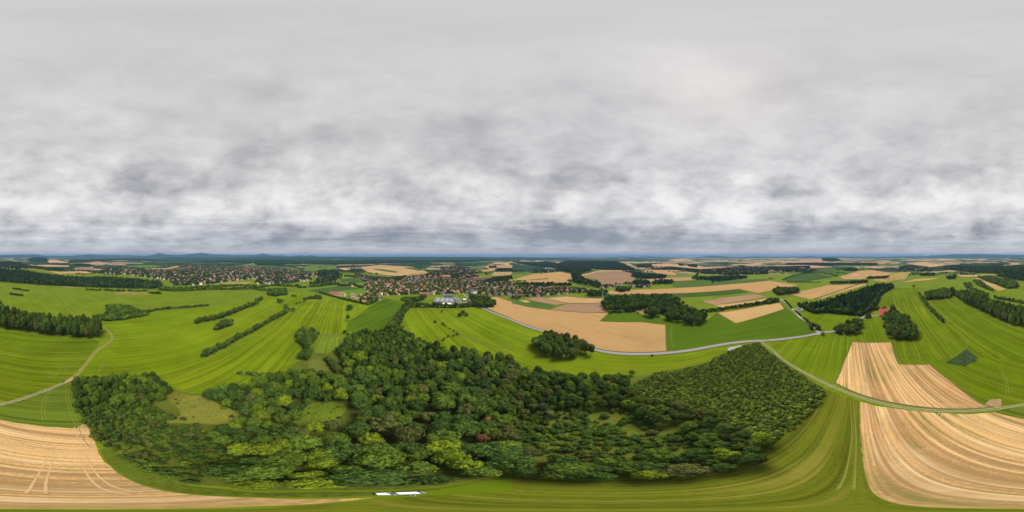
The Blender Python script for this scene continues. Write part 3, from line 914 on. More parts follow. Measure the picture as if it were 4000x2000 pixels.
def protos(tagname, meshes):
    c = bpy.data.collections.new(tagname)
    for i, me in enumerate(meshes):
        o = bpy.data.objects.new(f'{tagname}_{i:02d}', me)
        c.objects.link(o)
    return c


thin = trunk_data(3, .5, .05, 0)
PC = {'wood': protos('wood_shapes', [whole('tree', v, thin, MIXED) for v in CROWN_V]),
      'young': protos('young_shapes', YOUNG_ME),
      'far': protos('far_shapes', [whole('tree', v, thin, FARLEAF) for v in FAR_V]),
      'village': protos('village_shapes', [whole('tree', v, thin, MIXED) for v in FAR_V]),
      'conifer': protos('conifer_shapes', [whole('tree', v, thin, NEEDLE) for v in CON_V]),
      'spruce_mix': protos('spruce_mix_shapes', [whole('tree', v, thin, m_) for v, m_ in ((CON_V[0], NEEDLE), (FAR_V[0], FARLEAF), (CON_V[1], NEEDLE), (FAR_V[1], FARLEAF), (FAR_V[2], MIXED))]),
      'reed': protos('reed_shapes', [pm('reed', *v, LEAF['blue-green']) for v in BUSH_V]),
      'bush': protos('bush_shapes', [pm('bush', *v, MIXED) for v in BUSH_V])}


def stuff(name, label, cat, pts, coll):
    """uncountable plants as one object: pts = (x, y, radius, height)"""
    rg = random.Random(len(pts))
    me = bpy.data.meshes.new(name)
    me.from_pydata([(x, y, H(x, y) - .1) for x, y, r, h in pts], [], [])
    sc = me.attributes.new('size', 'FLOAT_VECTOR', 'POINT')
    sc.data.foreach_set('vector', [k for x, y, r, h in pts for k in (r * rg.uniform(.9, 1.1), r * rg.uniform(.9, 1.1), h)])
    ro = me.attributes.new('turn', 'FLOAT_VECTOR', 'POINT')
    ro.data.foreach_set('vector', [k for _ in pts for k in (0, 0, rg.uniform(0, 6.28))])
    pi = me.attributes.new('shape', 'INT', 'POINT')
    pi.data.foreach_set('value', [rg.randrange(len(PC[coll].objects)) for _ in pts])
    o = mk(name, me)
    g = bpy.data.node_groups.new(name + '_growth', 'GeometryNodeTree')
    g.interface.new_socket('Geometry', in_out='INPUT', socket_type='NodeSocketGeometry')
    g.interface.new_socket('Geometry', in_out='OUTPUT', socket_type='NodeSocketGeometry')
    N, L = g.nodes.new, g.links.new
    gi, go = N('NodeGroupInput'), N('NodeGroupOutput')
    ci = N('GeometryNodeCollectionInfo')
    ci.inputs['Collection'].default_value = PC[coll]
    ci.inputs['Separate Children'].default_value = True
    ci.inputs['Reset Children'].default_value = True
    ip = N('GeometryNodeInstanceOnPoints')
    ip.inputs['Pick Instance'].default_value = True

    def at(nm, typ):
        a = N('GeometryNodeInputNamedAttribute')
        a.data_type = typ
        a.inputs['Name'].default_value = nm
        return a.outputs['Attribute']
    L(gi.outputs[0], ip.inputs['Points'])
    L(ci.outputs[0], ip.inputs['Instance'])
    L(at('shape', 'INT'), ip.inputs['Instance Index'])
    L(at('turn', 'FLOAT_VECTOR'), ip.inputs['Rotation'])
    L(at('size', 'FLOAT_VECTOR'), ip.inputs['Scale'])
    L(ip.outputs[0], go.inputs[0])
    md = o.modifiers.new('growth', 'NODES')
    md.node_group = g
    return tag(o, label, cat, None, 'stuff')


rnd = random.Random(7)


def pick(wts):
    t = rnd.uniform(0, sum(wts.values()))
    for k, v in wts.items():
        t -= v
        if t <= 0:
            return k
    return k


def scatter(poly, rmin, rmax, pack=.8, excl=(), grid=None, skew=1.0):
    """plants of random radius thrown into an outline without too much overlap"""
    xs, ys = [p[0] for p in poly], [p[1] for p in poly]
    x0, x1, y0, y1 = min(xs), max(xs), min(ys), max(ys)
    res = []
    if grid:
        y = y0
        k = 0
        while y < y1:
            x = x0 + (k % 2) * grid / 2
            while x < x1:
                p = (x + rnd.uniform(-.33, .33) * grid, y + rnd.uniform(-.33, .33) * grid)
                if inside(p, poly) and not any(inside(p, e) for e in excl):
                    res.append((*p, rmin + (rmax - rmin) * rnd.random() ** skew))
                x += grid
            y += grid * .87
            k += 1
        return res
    cell = rmax * 2
    grd = {}
    n_ = int((x1 - x0) * (y1 - y0) / (rmin * rmin) * 2.2)
    for i in range(n_):
        p = (rnd.uniform(x0, x1), rnd.uniform(y0, y1))
        r = rmin + (rmax - rmin) * rnd.random() ** skew
        ci, cj = int(p[0] // cell), int(p[1] // cell)
        if any((p[0] - a) ** 2 + (p[1] - b) ** 2 < (pack * (r + c)) ** 2
               for u in (-1, 0, 1) for v in (-1, 0, 1) for a, b, c in grd.get((ci + u, cj + v), ())):
            continue
        if not inside(p, poly) or any(inside(p, e) for e in excl):
            continue
        grd.setdefault((ci, cj), []).append((*p, r))
        res.append((*p, r))
    return res


CLEAR1 = PTS('E 1360,310 1450,285 1560,310 1700,315 1840,395 2000,450 1920,545 1650,530 1340,545 1520,480 1480,400', 2)
CLEAR2 = PTS('F 395,395 560,370 635,362 750,410 700,520 560,550 300,600 340,500', 2)
CLEAR3 = PTS('F 445,25 560,0 630,100 500,125 440,95', 2)
GAPS = [PTS('G 520,400 900,420 1000,480 900,560 640,520', 1), PTS('G 850,540 1400,540 1350,630 1100,620 900,640', 1), PTS('G 440,770 560,790 620,830 500,850', 1),
        PTS('G 1280,720 1480,740 1460,830 1300,820', 1), PTS('G 820,700 1000,680 900,790', 1), PTS('G 1600,620 1760,620 1700,680', 1)]
OLD = {'dark green': 5, 'mid green': 4, 'bright yellow-green': .9, 'dull olive': 1.6}
SUNNY = {'mid green': 5, 'bright yellow-green': 3.5, 'dark green': 3}
MIXT = {'dark green': 4, 'mid green': 4, 'dull olive': 3, 'blue-green': 2}
HEDGE = {'dark green': 5, 'mid green': 3, 'dull olive': 2}
# woodland stands: outline at crown height, radius range, height per radius, tints, where it stands
STANDS = [
    ('F 0,900 300,840 600,800 1100,790 1700,700 2147,790 2147,985 1900,1000 1650,1050 1400,1080 1000,1105 500,1100 0,1110 E 1900,1050 1750,1000 1950,880 2147,800', 3.2, 6.4, SUNNY, 'at the bright edge of the wood by the parked white car'),
    ('F 700,540 1000,420 1400,250 1700,150 2147,350 2147,790 1700,700 1100,790 600,800 300,840 280,610 560,565', 3.6, 6.6, OLD, 'in the tall heart of the wood below the round glade'),
    ('F 740,20 900,0 1300,0 1500,60 1700,150 1400,250 1000,420 770,400 720,330 640,260 700,140', 3.2, 6.0, OLD, 'in the wood between the glade and the mown meadows'),
    ('F 1500,60 1800,0 2147,50 2147,790 1700,400 1650,150', 3.0, 5.0, MIXT, 'in the olive and brownish stand in the middle of the wood'),
    ('E 2000,470 2147,400 F 0,200 250,110 440,100 640,130 620,350 400,380 330,500 280,600 300,840 0,900 E 2147,800 1750,620 1900,560', 2.8, 5.4, SUNNY, 'in the wood between the yellowish glade and the round glade'),
    ('E 1690,310 1780,270 1900,245 2147,210 F 0,180 120,150 60,330 E 2147,390 2010,440 1850,380', 2.8, 4.6, HEDGE, 'in the wood tongue above the yellowish glade'),
    ('E 625,165 760,160 1000,140 1270,125 1400,220 1450,270 1290,340 1250,370 800,355 650,390 620,260', 2.2, 3.8, HEDGE, 'in the wood corner next to the red vehicle'),
    ('B 885,1160 910,1050 1100,1020 1340,1005 1480,1110 1700,1200 1900,1270 1500,1288 F 1300,0 900,0 740,10 B 800,1190', 2.0, 3.4, HEDGE, 'in the dense young oakwood below the hay meadow'),
    ('B 1340,1000 1400,960 1560,1060 1700,1130 1900,1190 2300,1258 2576,1280 G 0,60 300,110 500,130 500,230 300,200 0,130 F 2147,150 1800,0 B 1900,1270 1700,1200 1480,1110', 3.6, 5.4, HEDGE, 'in the tall tree belt along the mown meadow'),
    ('G 480,140 700,155 900,155 1000,200 900,260 700,260 480,225', 3.2, 4.8, HEDGE, 'in the tall tree belt where it bends to the plantation'),
    ('G 0,800 200,790 450,850 900,860 1250,820 1500,830 1700,760 1990,700 2100,700 2147,780 1990,865 1900,905 1650,940 1350,970 1200,1000 700,1000 400,1005 0,985', 2.6, 5.4, {'dark green': 5, 'mid green': 3, 'dull olive': 2, 'bright yellow-green': .8}, 'at the wood edge above the striped meadow'),
    ('G 1050,430 1150,380 1400,350 1500,440 1700,470 1750,560 1450,600 1380,520 1100,520', 2.6, 4.4, HEDGE, 'between the scrubby gaps and the plantation'),
    ('G 1500,620 1750,590 2000,620 2147,700 1990,700 1700,760 1560,720', 2.6, 4.4, SUNNY, 'below the plantation beside the striped meadow'),
    ('F 2147,350 G 0,130 300,200 480,230 700,270 1000,240 1100,330 1000,420 560,380 250,420 0,420', 2.2, 4.2, MIXT, 'in the loose wood behind the tree belt'),
]
trees, bushes, youngs = [], [], []       # dicts / tuples gathered first, the ones that show largest become objects
for outline, r0, r1, tints, where in STANDS:
    for x, y, r in scatter(PTS(outline, 7), r0, r1, .74, [CLEAR1, CLEAR2, CLEAR3] + GAPS, skew=1.4):
        trees.append(dict(x=x, y=y, r=r, h=min(6.5 + r * 1.75, 17) * rnd.uniform(.85, 1.12), tint=pick(tints), where=where))
# scrub: bushes and saplings
for outline, r0, r1, pack in [('G 0,420 250,420 560,380 1050,430 1100,520 1450,600 1560,720 1700,760 1500,830 1250,820 900,860 450,850 200,790 0,800', 1.3, 3.0, .74)]:
    for x, y, r in scatter(PTS(outline, 2), r0, r1, pack, GAPS[:0]):
        p = .42 if any(inside((x, y), g_) for g_ in GAPS) else 1.0
        if rnd.random() < p:
            bushes.append((x, y, r, r * rnd.uniform(1.3, 2.0)))
for outline in ('E 640,385 800,350 1250,370 1500,470 1340,545 1650,540 1750,620 2000,760 2147,800 1950,880 1780,1000 1560,1050 1400,990 1200,910 1030,830 900,730 790,640 700,520 650,400',):
    for x, y, r in scatter(PTS(outline, 4), 1.3, 2.6, .8, [CLEAR1], skew=1.5):
        bushes.append((x, y, r, r * rnd.uniform(2.0, 2.7)))
for x, y, r in scatter(CLEAR1, .7, 1.8, 1.5) + scatter(CLEAR2, .6, 1.3, 1.8):
    if rnd.random() < .2:
        bushes.append((x, y, r, r * 1.5))
PLANT = 'G 1000,210 1200,115 1500,65 1700,15 C 2010,1282 2150,1220 2300,1155 2480,1118 H 120,20 290,130 480,260 425,375 325,485 195,585 55,655 G 2147,770 2050,700 2147,640 1750,560 1700,470 1500,440 1400,350 1150,380 1050,320'
for x, y, r in scatter(PTS(PLANT, 3.5), 0.95, 1.42, grid=2.45):
    youngs.append((x, y, r, r * rnd.uniform(2.6, 3.6)))


def seen(x, y, r, h):
    return r / math.sqrt(x * x + y * y + (CAMZ - h) ** 2)


def size_word(r):
    return 'small-crowned' if r < 3.2 else 'medium-crowned' if r < 4.5 else 'broad-crowned'


def plant_tree(name, cat, x, y, r, h, tint, label, group, shape=None):
    i = rnd.randrange(len(CROWN_V)) if shape is None else shape
    o = thing(name, label, cat, (x, y, H(x, y) - .05), rnd.uniform(0, 6.28), group)
    s = (r, r * rnd.uniform(.9, 1.1), h)
    c = mk('crown', crown_mesh(i, LEAF[tint]), o)
    c.scale = s
    t = mk('trunk', TRUNKS[rnd.randrange(3)], o)
    t.scale = s
    return o


# two rusty trees stand out in the middle of the wood
for zx, zy in ((1945, 500), (1900, 648)):
    x, y = WP(('F', zx, zy, 11))
    trees = [t for t in trees if (t['x'] - x) ** 2 + (t['y'] - y) ** 2 > 9]
    plant_tree('broadleaf_tree', 'tree', x, y, 2.4, 11.5, 'russet brown',
               'upper of the two rusty brown trees in the dark wood' if zy < 600 else 'lower of the two rusty brown trees in the dark wood', None)
for t in sorted(trees, key=lambda t: -seen(t['x'], t['y'], t['r'], t['h']))[:296]:
    t['own'] = 1
    lab = f"{t['tint']} {size_word(t['r'])} tree {t['where']}"
    plant_tree('broadleaf_tree', 'tree', t['x'], t['y'], t['r'], t['h'], t['tint'], lab, f"{t['tint']} {size_word(t['r'])} trees {t['where']}")
stuff('woodland', 'mixed green broadleaf wood farther back among the near trees', 'woodland', [(t['x'], t['y'], t['r'], t['h']) for t in trees if 'own' not in t], 'wood')
# saplings of the plantation
youngs.sort(key=lambda t: -seen(*t))
for x, y, r, h in youngs[:280]:
    o = mk('young_tree', YOUNG_ME[rnd.randrange(4)], None, (x, y, H(x, y) - .05))
    o.scale, o.rotation_euler = (r, r, h), (0, 0, rnd.uniform(0, 6.28))
    tag(o, 'small young tree in the plantation rows nearest the striped meadow', 'young tree', 'young trees at the near side of the plantation')
stuff('plantation', 'dense plantation of small even dark green trees beside the farm track', 'plantation', youngs[280:], 'young')
bushes.sort(key=lambda t: -seen(*t))
BUSH_ME = {t: [pm('bush', *v, LEAF[t]) for v in BUSH_V] for t in ('dark green', 'mid green', 'dull olive')}


def plant_bush(x, y, r, h, tint, label, group):
    o = mk('bush', BUSH_ME[tint][rnd.randrange(3)], None, (x, y, H(x, y) - .05))
    o.scale, o.rotation_euler = (r, r, h), (0, 0, rnd.uniform(0, 6.28))
    return tag(o, label, 'bush', group)


for x, y, r, h in bushes[:250]:
    t = pick({'dark green': 5, 'mid green': 3, 'dull olive': 1})
    wh = 'in the scrub on the stubble side of the wood' if x < 0 else 'in the scrub between the wood and the plantation'
    plant_bush(x, y, r, h, t, f'{t} bush {wh}', f'{t} bushes {wh}')
stuff('undergrowth', 'low dark scrub filling the thinner parts of the wood', 'scrub', bushes[250:], 'bush')
# tall thin pines that stick out of the scrub
PINE_ME = [pm('crown', *v, LEAF['dull olive']) for v in PINE_V]
PTR = pm('trunk', *trunk_data(9, .8, .05, 3), M_BARK)
for k, (zx, zy) in enumerate(((105, 500), (185, 450), (315, 510), (560, 400), (650, 300), (180, 240), (380, 300), (60, 430), (20, 210), (790, 370))):
    x, y = WP(('G', zx, zy))
    o = thing('pine_tree', 'thin pine with bare trunk and olive crown above the scrub', 'pine tree', (x, y, 0), k, 'thin pines above the scrub')
    a = mk('crown', PINE_ME[k % 2], o)
    a.scale = (2.7, 2.7, 12)
    b = mk('trunk', PTR, o)
    b.scale = (2.7, 2.7, 12)

# ---------------------------------------------------------------- copses, hedgerows, lone trees in the farmland
# outline, radius range, height, where, kind
COPSES = [
    ('D 1840,640 1950,730 2100,805 2300,905 2450,962 2576,995 A 0,1000 300,1035 500,1068 700,1085 950,1097 1035,1045 1020,935,22 980,890,24 850,852,24 600,840,24 430,832,24 200,802,24 60,748,24 0,742,24 D 2576,750,24 2450,742,24 2300,705,22 2150,668,20 2000,620,18 1860,620,16', 3.6, 5.4, 24, 'in the tall belt of poplars at the meadow edge', 'conifer0'),
    ('A 920,862 1080,825 1060,750 1180,740 1320,760 1420,800 1500,800 1480,838 1200,888 1000,893', 2.6, 4.2, 6, 'in the scrub thicket at the end of the poplar belt', ''),
    ('B 115,640 180,655 310,640 305,600 200,595 120,600', 3.5, 5, 12, 'in the square copse on the far meadow', ''),
    ('B 410,1060 440,1110 490,1140 560,1130 600,1090 615,1020 560,1000 430,1020', 3.6, 5, 12, 'in the round copse on the mown meadow', ''),
    ('B 480,1140 545,1140 560,1190 540,1288 440,1288 500,1200', 2.6, 4, 9, 'in the hedge from the round copse to the wood', ''),
    ('C 230,1130 330,1070 430,1072 530,1085 760,1150 800,1225 700,1250 560,1272 430,1275 270,1215', 4, 6, 15, 'in the oval copse beside the asphalt road', ''),
    ('C 905,745 985,812 1200,802 1385,758 1420,700 1300,665 960,690', 4, 6, 15, 'in the long copse between the grain and the green field', ''),
    ('C 1385,758 1340,858 1420,862 1530,832 1700,765 1680,705 1550,670 1400,665', 4, 6, 15, 'in the middle lobe of the long copse', ''),
    ('C 1530,882 1880,932 1958,892 1900,850 1750,785 1600,800', 4, 6, 14, 'in the pointed end of the long copse', ''),
    ('D 1165,880 1200,1055 1250,1075 1480,1077 1490,1025 1400,890 1300,845 1200,845', 3.6, 5.6, 14, 'in the rounded copse behind the farm', ''),
    ('D 655,1010 720,1030 900,1020 940,960 930,905 850,920 740,960', 3.4, 5, 11, 'in the copse at the road bend', ''),
    ('D 1580,690 1820,672 1860,610,10 1780,575,10 1650,600,10 1575,620,10', 3.6, 5, 12, 'in the hedge wood behind the far meadow', ''),
    ('D 1860,640 1990,660 2150,668 2230,650 2100,600 1990,570 1970,520,8 2040,530,6 2060,600', 3.2, 4.6, 10, 'in the hedge above the poplar belt', ''),
    ('D 2060,505 2110,545 2190,580 2260,605 2270,600 2200,560 2130,500', 3.2, 4.6, 9, 'in the strip of trees along the far stubble', ''),
    ('D 2110,470 2250,465 2350,500 2450,500 2520,545 2500,575 2400,578 2300,540 2200,510', 3.6, 5.2, 13, 'in the ragged far copse above the poplar belt', ''),
    ('B 2150,660 2330,680 2410,730 2400,760 2260,770 2180,720', 3.4, 5, 12, 'in the trees beside the road out of the village', ''),
    ('B 1455,690 1500,670 1700,665 1690,690 1560,715', 2.2, 3.2, 6, 'in the low plantation in front of the factory', ''),
    ('C 755,640 800,650 955,640 950,610,8 800,605,8', 4, 5.5, 13, 'in the village-edge wood next to the mast', ''),
    ('C 1040,600 1100,610 1190,600 1180,565,8 1060,570,8', 4, 5.5, 12, 'in the grove by the far hamlet', ''),
    ('D 50,610 100,640 310,620 300,590,6 100,580,6', 4, 5.5, 13, 'in the oval wood on the far fields', ''),
    ('D 0,700 0,730 115,705 110,680,6', 3.5, 4.5, 10, 'in the copse at the tan field corner', ''),
]
ROWS = [
    ('A 1975,938 2040,922 2200,890 2400,815 2576,745 B 0,728 60,700', 7.5, 3.4, 4.6, 11, 'in the tree row across the big meadow'),
    ('A 2170,1003 2230,990 2330,950', 5, 3.2, 4.6, 10, 'in the little copse below the tree row'),
    ('A 2190,1000 2250,960 2300,940', 5, 3.2, 4.6, 10, 'in the little copse below the tree row'),
    ('A 2030,1278 2200,1202 2400,1092 2576,1002 B 0,1000 130,925 220,880 325,815', 6, 2.8, 4.2, 8.5, 'in the long hedge down the meadow'),
    ('B 1335,1005 1420,945 1440,880 1460,840 1530,770 1600,725 1700,690', 7.5, 4, 5.2, 13.5, 'in the avenue from the wood to the factory'),
    ('B 1365,1000 1450,930 1480,850 1550,775', 9, 3.6, 4.8, 12, 'in the avenue from the wood to the factory'),
    ('B 1570,772 1800,775 2000,778 2210,766', 7, 3.6, 4.6, 11, 'in the screen of trees in front of the factory'),
    ('A 1420,830 1650,795 1800,785 2090,758', 7, 2.4, 3.8, 6, 'in the low hedge beyond the poplar belt'),
    ('B 510,695 560,690 660,690 600,672', 8, 3, 4.2, 8, 'in the bushy row on the upper meadow'),
    ('B 1880,1112 1930,1075 2030,1050 1990,1015 1910,970 1870,940', 9, 1.4, 2.2, 3.4, 'in the thorn hedge across the mown meadow'),
    ('E 2010,125 2147,140 F 60,140 200,140', 6, 1.8, 2.6, 4, 'in the thorny row on the meadow near the wood'),
    ('F 600,20 650,80 690,130 640,60', 4.5, 3, 3.8, 8, 'in the short double row beside the wood'),
    ('D 1525,650 1570,720 1640,810 1700,870 1755,925', 6.5, 3, 4, 8.5, 'in the hedge between the two striped meadows'),
    ('D 170,712 240,785', 4.5, 1.6, 2.4, 4.5, 'in the roadside hedge by the round tank'),
    ('D 275,815 325,860', 4.5, 1.6, 2.2, 4.5, 'in the roadside hedge by the round tank'),
    ('D 350,885 425,945', 4.5, 1.6, 2.4, 4.5, 'in the roadside hedge near the junction'),
    ('D 420,985 460,960 510,1000 450,1000', 4.5, 2.6, 3.4, 7, 'in the clump at the road junction'),
    ('D 985,885 1020,870', 6, 3, 4, 8, 'in the clump where the farm drive leaves the road'),
    ('D 1060,800 1190,800', 5, 2, 2.8, 7, 'in the dark hedge behind the red-roofed farm'),
    ('C 1920,820 2020,815 2125,803', 5.5, 2.8, 3.6, 8, 'in the tree row along the green field'),
    ('C 2145,793 2230,782 2330,772', 6, 2.6, 3.4, 7.5, 'in the gappy tree row between the grain fields'),
    ('C 2345,768 2450,752 2576,728 D 0,722 60,712', 6, 3.4, 4.6, 9.5, 'in the tree row between the grain fields'),
    ('B 640,630 750,660 860,690 960,715 1100,745 1150,745 1260,690', 7, 2.6, 3.6, 6.5, 'in the hedge round the housing estate'),
    ('B 0,600 100,610 60,585', 7, 3, 4, 7, 'in the clump at the end of the far hedge'),
    ('D 310,775 390,800 470,835 560,825 700,838 850,850 950,852 1050,785 1090,720 1130,650 1200,605 1260,575', 6, 3.5, 5.2, 12, 'in the broadleaf fringe of the dark spruce wood'),
    ('A 130,590 200,600 280,612', 6, 2.6, 3.6, 6, 'in the upper bush strip on the pale green meadow'),
    ('A 100,645 160,652 225,660', 6, 2.6, 3.8, 6, 'in the lower bush strip on the pale green meadow'),
    ('A 870,600 1010,605', 8, 3, 4, 6, 'in the bushes below the dark wooded hill'),
    ('A 1050,605 1150,614 1250,614', 7, 3.4, 4.6, 7, 'in the bushes around the rough hollow'),
    ('A 1290,612 1380,614 1480,612', 8, 3, 4, 6, 'in the bushes around the rough hollow'),
    ('A 1500,634 1560,640 1620,640', 7, 3.4, 4.4, 8, 'in the bushes around the rough hollow'),
    ('A 1600,602 1750,612 1900,610 2100,598 2300,598 2576,592', 9, 4, 6, 10, 'in the tree belt between the meadows and the far town'),
    ('A 1620,590 1800,595 2000,580 2200,570 2400,560 2576,570', 11, 4, 6, 10, 'in the tree belt between the meadows and the far town'),
    ('B 0,590 90,568 200,560 300,566 420,566', 10, 4, 5.5, 9, 'in the hedge at the top of the meadows'),
    ('B 430,578 510,578', 9, 3.6, 5, 8, 'in the hedge at the top of the meadows'),
    ('B 545,570 640,566 760,552 850,540', 8, 4, 5.5, 10, 'in the hedge below the wooded knoll'),
    ('B 545,560 650,552 760,540', 9, 4, 5.5, 10, 'in the hedge below the wooded knoll'),
    ('B 810,545 870,560 940,560 1000,556 1060,580 1100,560', 9, 3.6, 5.5, 9, 'in the garden trees by the dark maize field'),
    ('D 200,520 350,524 520,524', 16, 3, 4, 6, 'in the dotted roadside trees on the far fields'),
    ('D 560,432 640,445 690,467', 12, 3, 4, 6, 'in the hedge round the dark maize hill'),
    ('D 150,500 280,450 400,434 560,430', 14, 3, 4.4, 6, 'in the hedge round the dark maize hill'),
    ('D 2280,685 2400,705 2576,740', 7, 3, 4, 9, 'in the upper hedge behind the poplar belt'),
]
LONE = [
    ('B 945,803', 6.5, 13, 'dark green', 'big lone tree standing on the mown meadow below the estate'),
    ('B 925,915', 3.3, 14, 'dark green', 'narrow tall tree below the big lone tree on the meadow'),
    ('B 230,730', 6, 12, 'dark green', 'larger part of the round tree pair on the upper meadow'),
    ('B 258,732', 5.5, 11, 'mid green', 'smaller part of the round tree pair on the upper meadow'),
    ('B 300,812', 5, 16, 'mid green', 'tall tree at the upper end of the long meadow hedge'),
    ('B 375,815', 5, 9, 'dull olive', 'low round tree beside the tall one at the hedge end'),
    ('B 490,722', 5, 13, 'dark green', 'round tree where the upper meadow row begins'),
    ('B 605,690', 5, 14, 'dull olive', 'tallest tree of the bushy row on the upper meadow'),
    ('B 372,670', 4.5, 8, 'dark green', 'wider of the two bushes high on the upper meadow'),
    ('B 398,672', 3.6, 7, 'mid green', 'narrower of the two bushes high on the upper meadow'),
    ('B 410,745', 3.2, 5, 'dark green', 'low bush on the meadow between the round pair and the row'),
    ('B 442,735', 2.6, 5, 'dark green', 'small bush nearest the round tree of the upper meadow row'),
    ('B 895,1036', 3.4, 6, 'dark green', 'bush at the field corner between the hay meadow and the wood'),
    ('B 628,1046', 2.4, 5, 'dark green', 'bush just beside the round copse on the mown meadow'),
    ('B 2055,865', 4.4, 8, 'dark green', 'dark tree at the near end of the island copse in the mown meadow'),
    ('B 2085,850', 4.6, 10, 'dark green', 'tallest tree of the island copse in the mown meadow'),
    ('B 2120,862', 4.2, 7, 'mid green', 'green tree at the road end of the island copse'),
    ('B 1870,825', 2.4, 5, 'dark green', 'bush at the top of the thorn hedge near the factory screen'),
    ('B 1805,930', 2.6, 5, 'dark green', 'bush on the bend of the thorn hedge'),
    ('G 1005,140', 2.6, 7, 'mid green', 'small round tree alone on the meadow edge of the tree belt'),
    ('D 1255,840', 6.5, 21, 'dull olive', 'tallest tree next to the red-roofed farm'),
    ('D 550,1055', 2.6, 5.5, 'mid green', 'round bush at the road junction on the meadow side'),
    ('C 1268,838', 2, 3.5, 'dark green', 'bush in the pale glade of the long copse'),
    ('C 1410,1265', 1.4, 2.6, 'mid green', 'tiny bush on the meadow side of the asphalt road'),
    ('C 1720,752', 4.2, 11, 'dull olive', 'pale thin tree at the back of the long copse'),
    ('C 1625,700', 3.6, 7, 'dark green', 'lone bush tree in front of the maize strip'),
    ('D 1465,570', 5.5, 8, 'dark green', 'round bush clump alone on the far meadow'),
    ('C 2022,528', 7, 11, 'dark green', 'round lone tree in the far green crop'),
]
cop, under = [], []
for outline, r0, r1, h, where, kind in COPSES:
    z0 = 0 if ',2' in outline and kind else 5
    for x, y, r in scatter(PTS(outline, 0 if kind else 4), r0, r1, .66):
        cop.append(dict(x=x, y=y, r=r, h=h * rnd.uniform(.85, 1.15), where=where, name='copse_tree', tint=pick(HEDGE)))
for line, sp, r0, r1, h, where in ROWS:
    sp *= .8
    L_ = smooth_line(PTS(line), sp)
    for p in smooth_line(PTS(line), 2.4):
        if r0 > 1.5:
            k = rnd.uniform(.7, 1.2)
            under.append((p.x + rnd.gauss(0, r0 * .45), p.y + rnd.gauss(0, r0 * .45), 1.9 * k, 3.4 * k))
    last = None
    for p in L_:
        if last is not None and (p - last).length < sp * .8:
            continue
        last = p
        k = rnd.uniform(.75, 1.25)
        cop.append(dict(x=p.x + rnd.uniform(-1, 1), y=p.y + rnd.uniform(-1, 1), r=rnd.uniform(r0, r1) * k ** .5, h=h * k, where=where, name='hedgerow_tree', tint=pick(HEDGE)))
for s, r, h, tint, lab in LONE:
    x, y = PTS(s)[0]
    plant_tree('field_tree', 'field tree', x, y, r, h, tint, lab, None)
cop.sort(key=lambda t: -seen(t['x'], t['y'], t['r'], t['h']))
for i_name, lim in (('copse_tree', 290), ('hedgerow_tree', 290)):
    for t in [t for t in cop if t['name'] == i_name][:lim]:
        t['own'] = 1
        plant_tree(i_name, i_name.replace('_', ' '), t['x'], t['y'], t['r'], t['h'], t['tint'], f"{t['tint']} tree {t['where']}", f"{t['tint']} trees {t['where']}")
stuff('hedge_undergrowth', 'brambles and low bushes filling the foot of the hedgerows', 'undergrowth', under, 'bush')
rest = [(t['x'], t['y'], t['r'], t['h']) for t in cop if 'own' not in t]
if rest:
    stuff('copse', 'remaining farmland copse trees too far off to tell apart', 'copse', rest, 'wood')

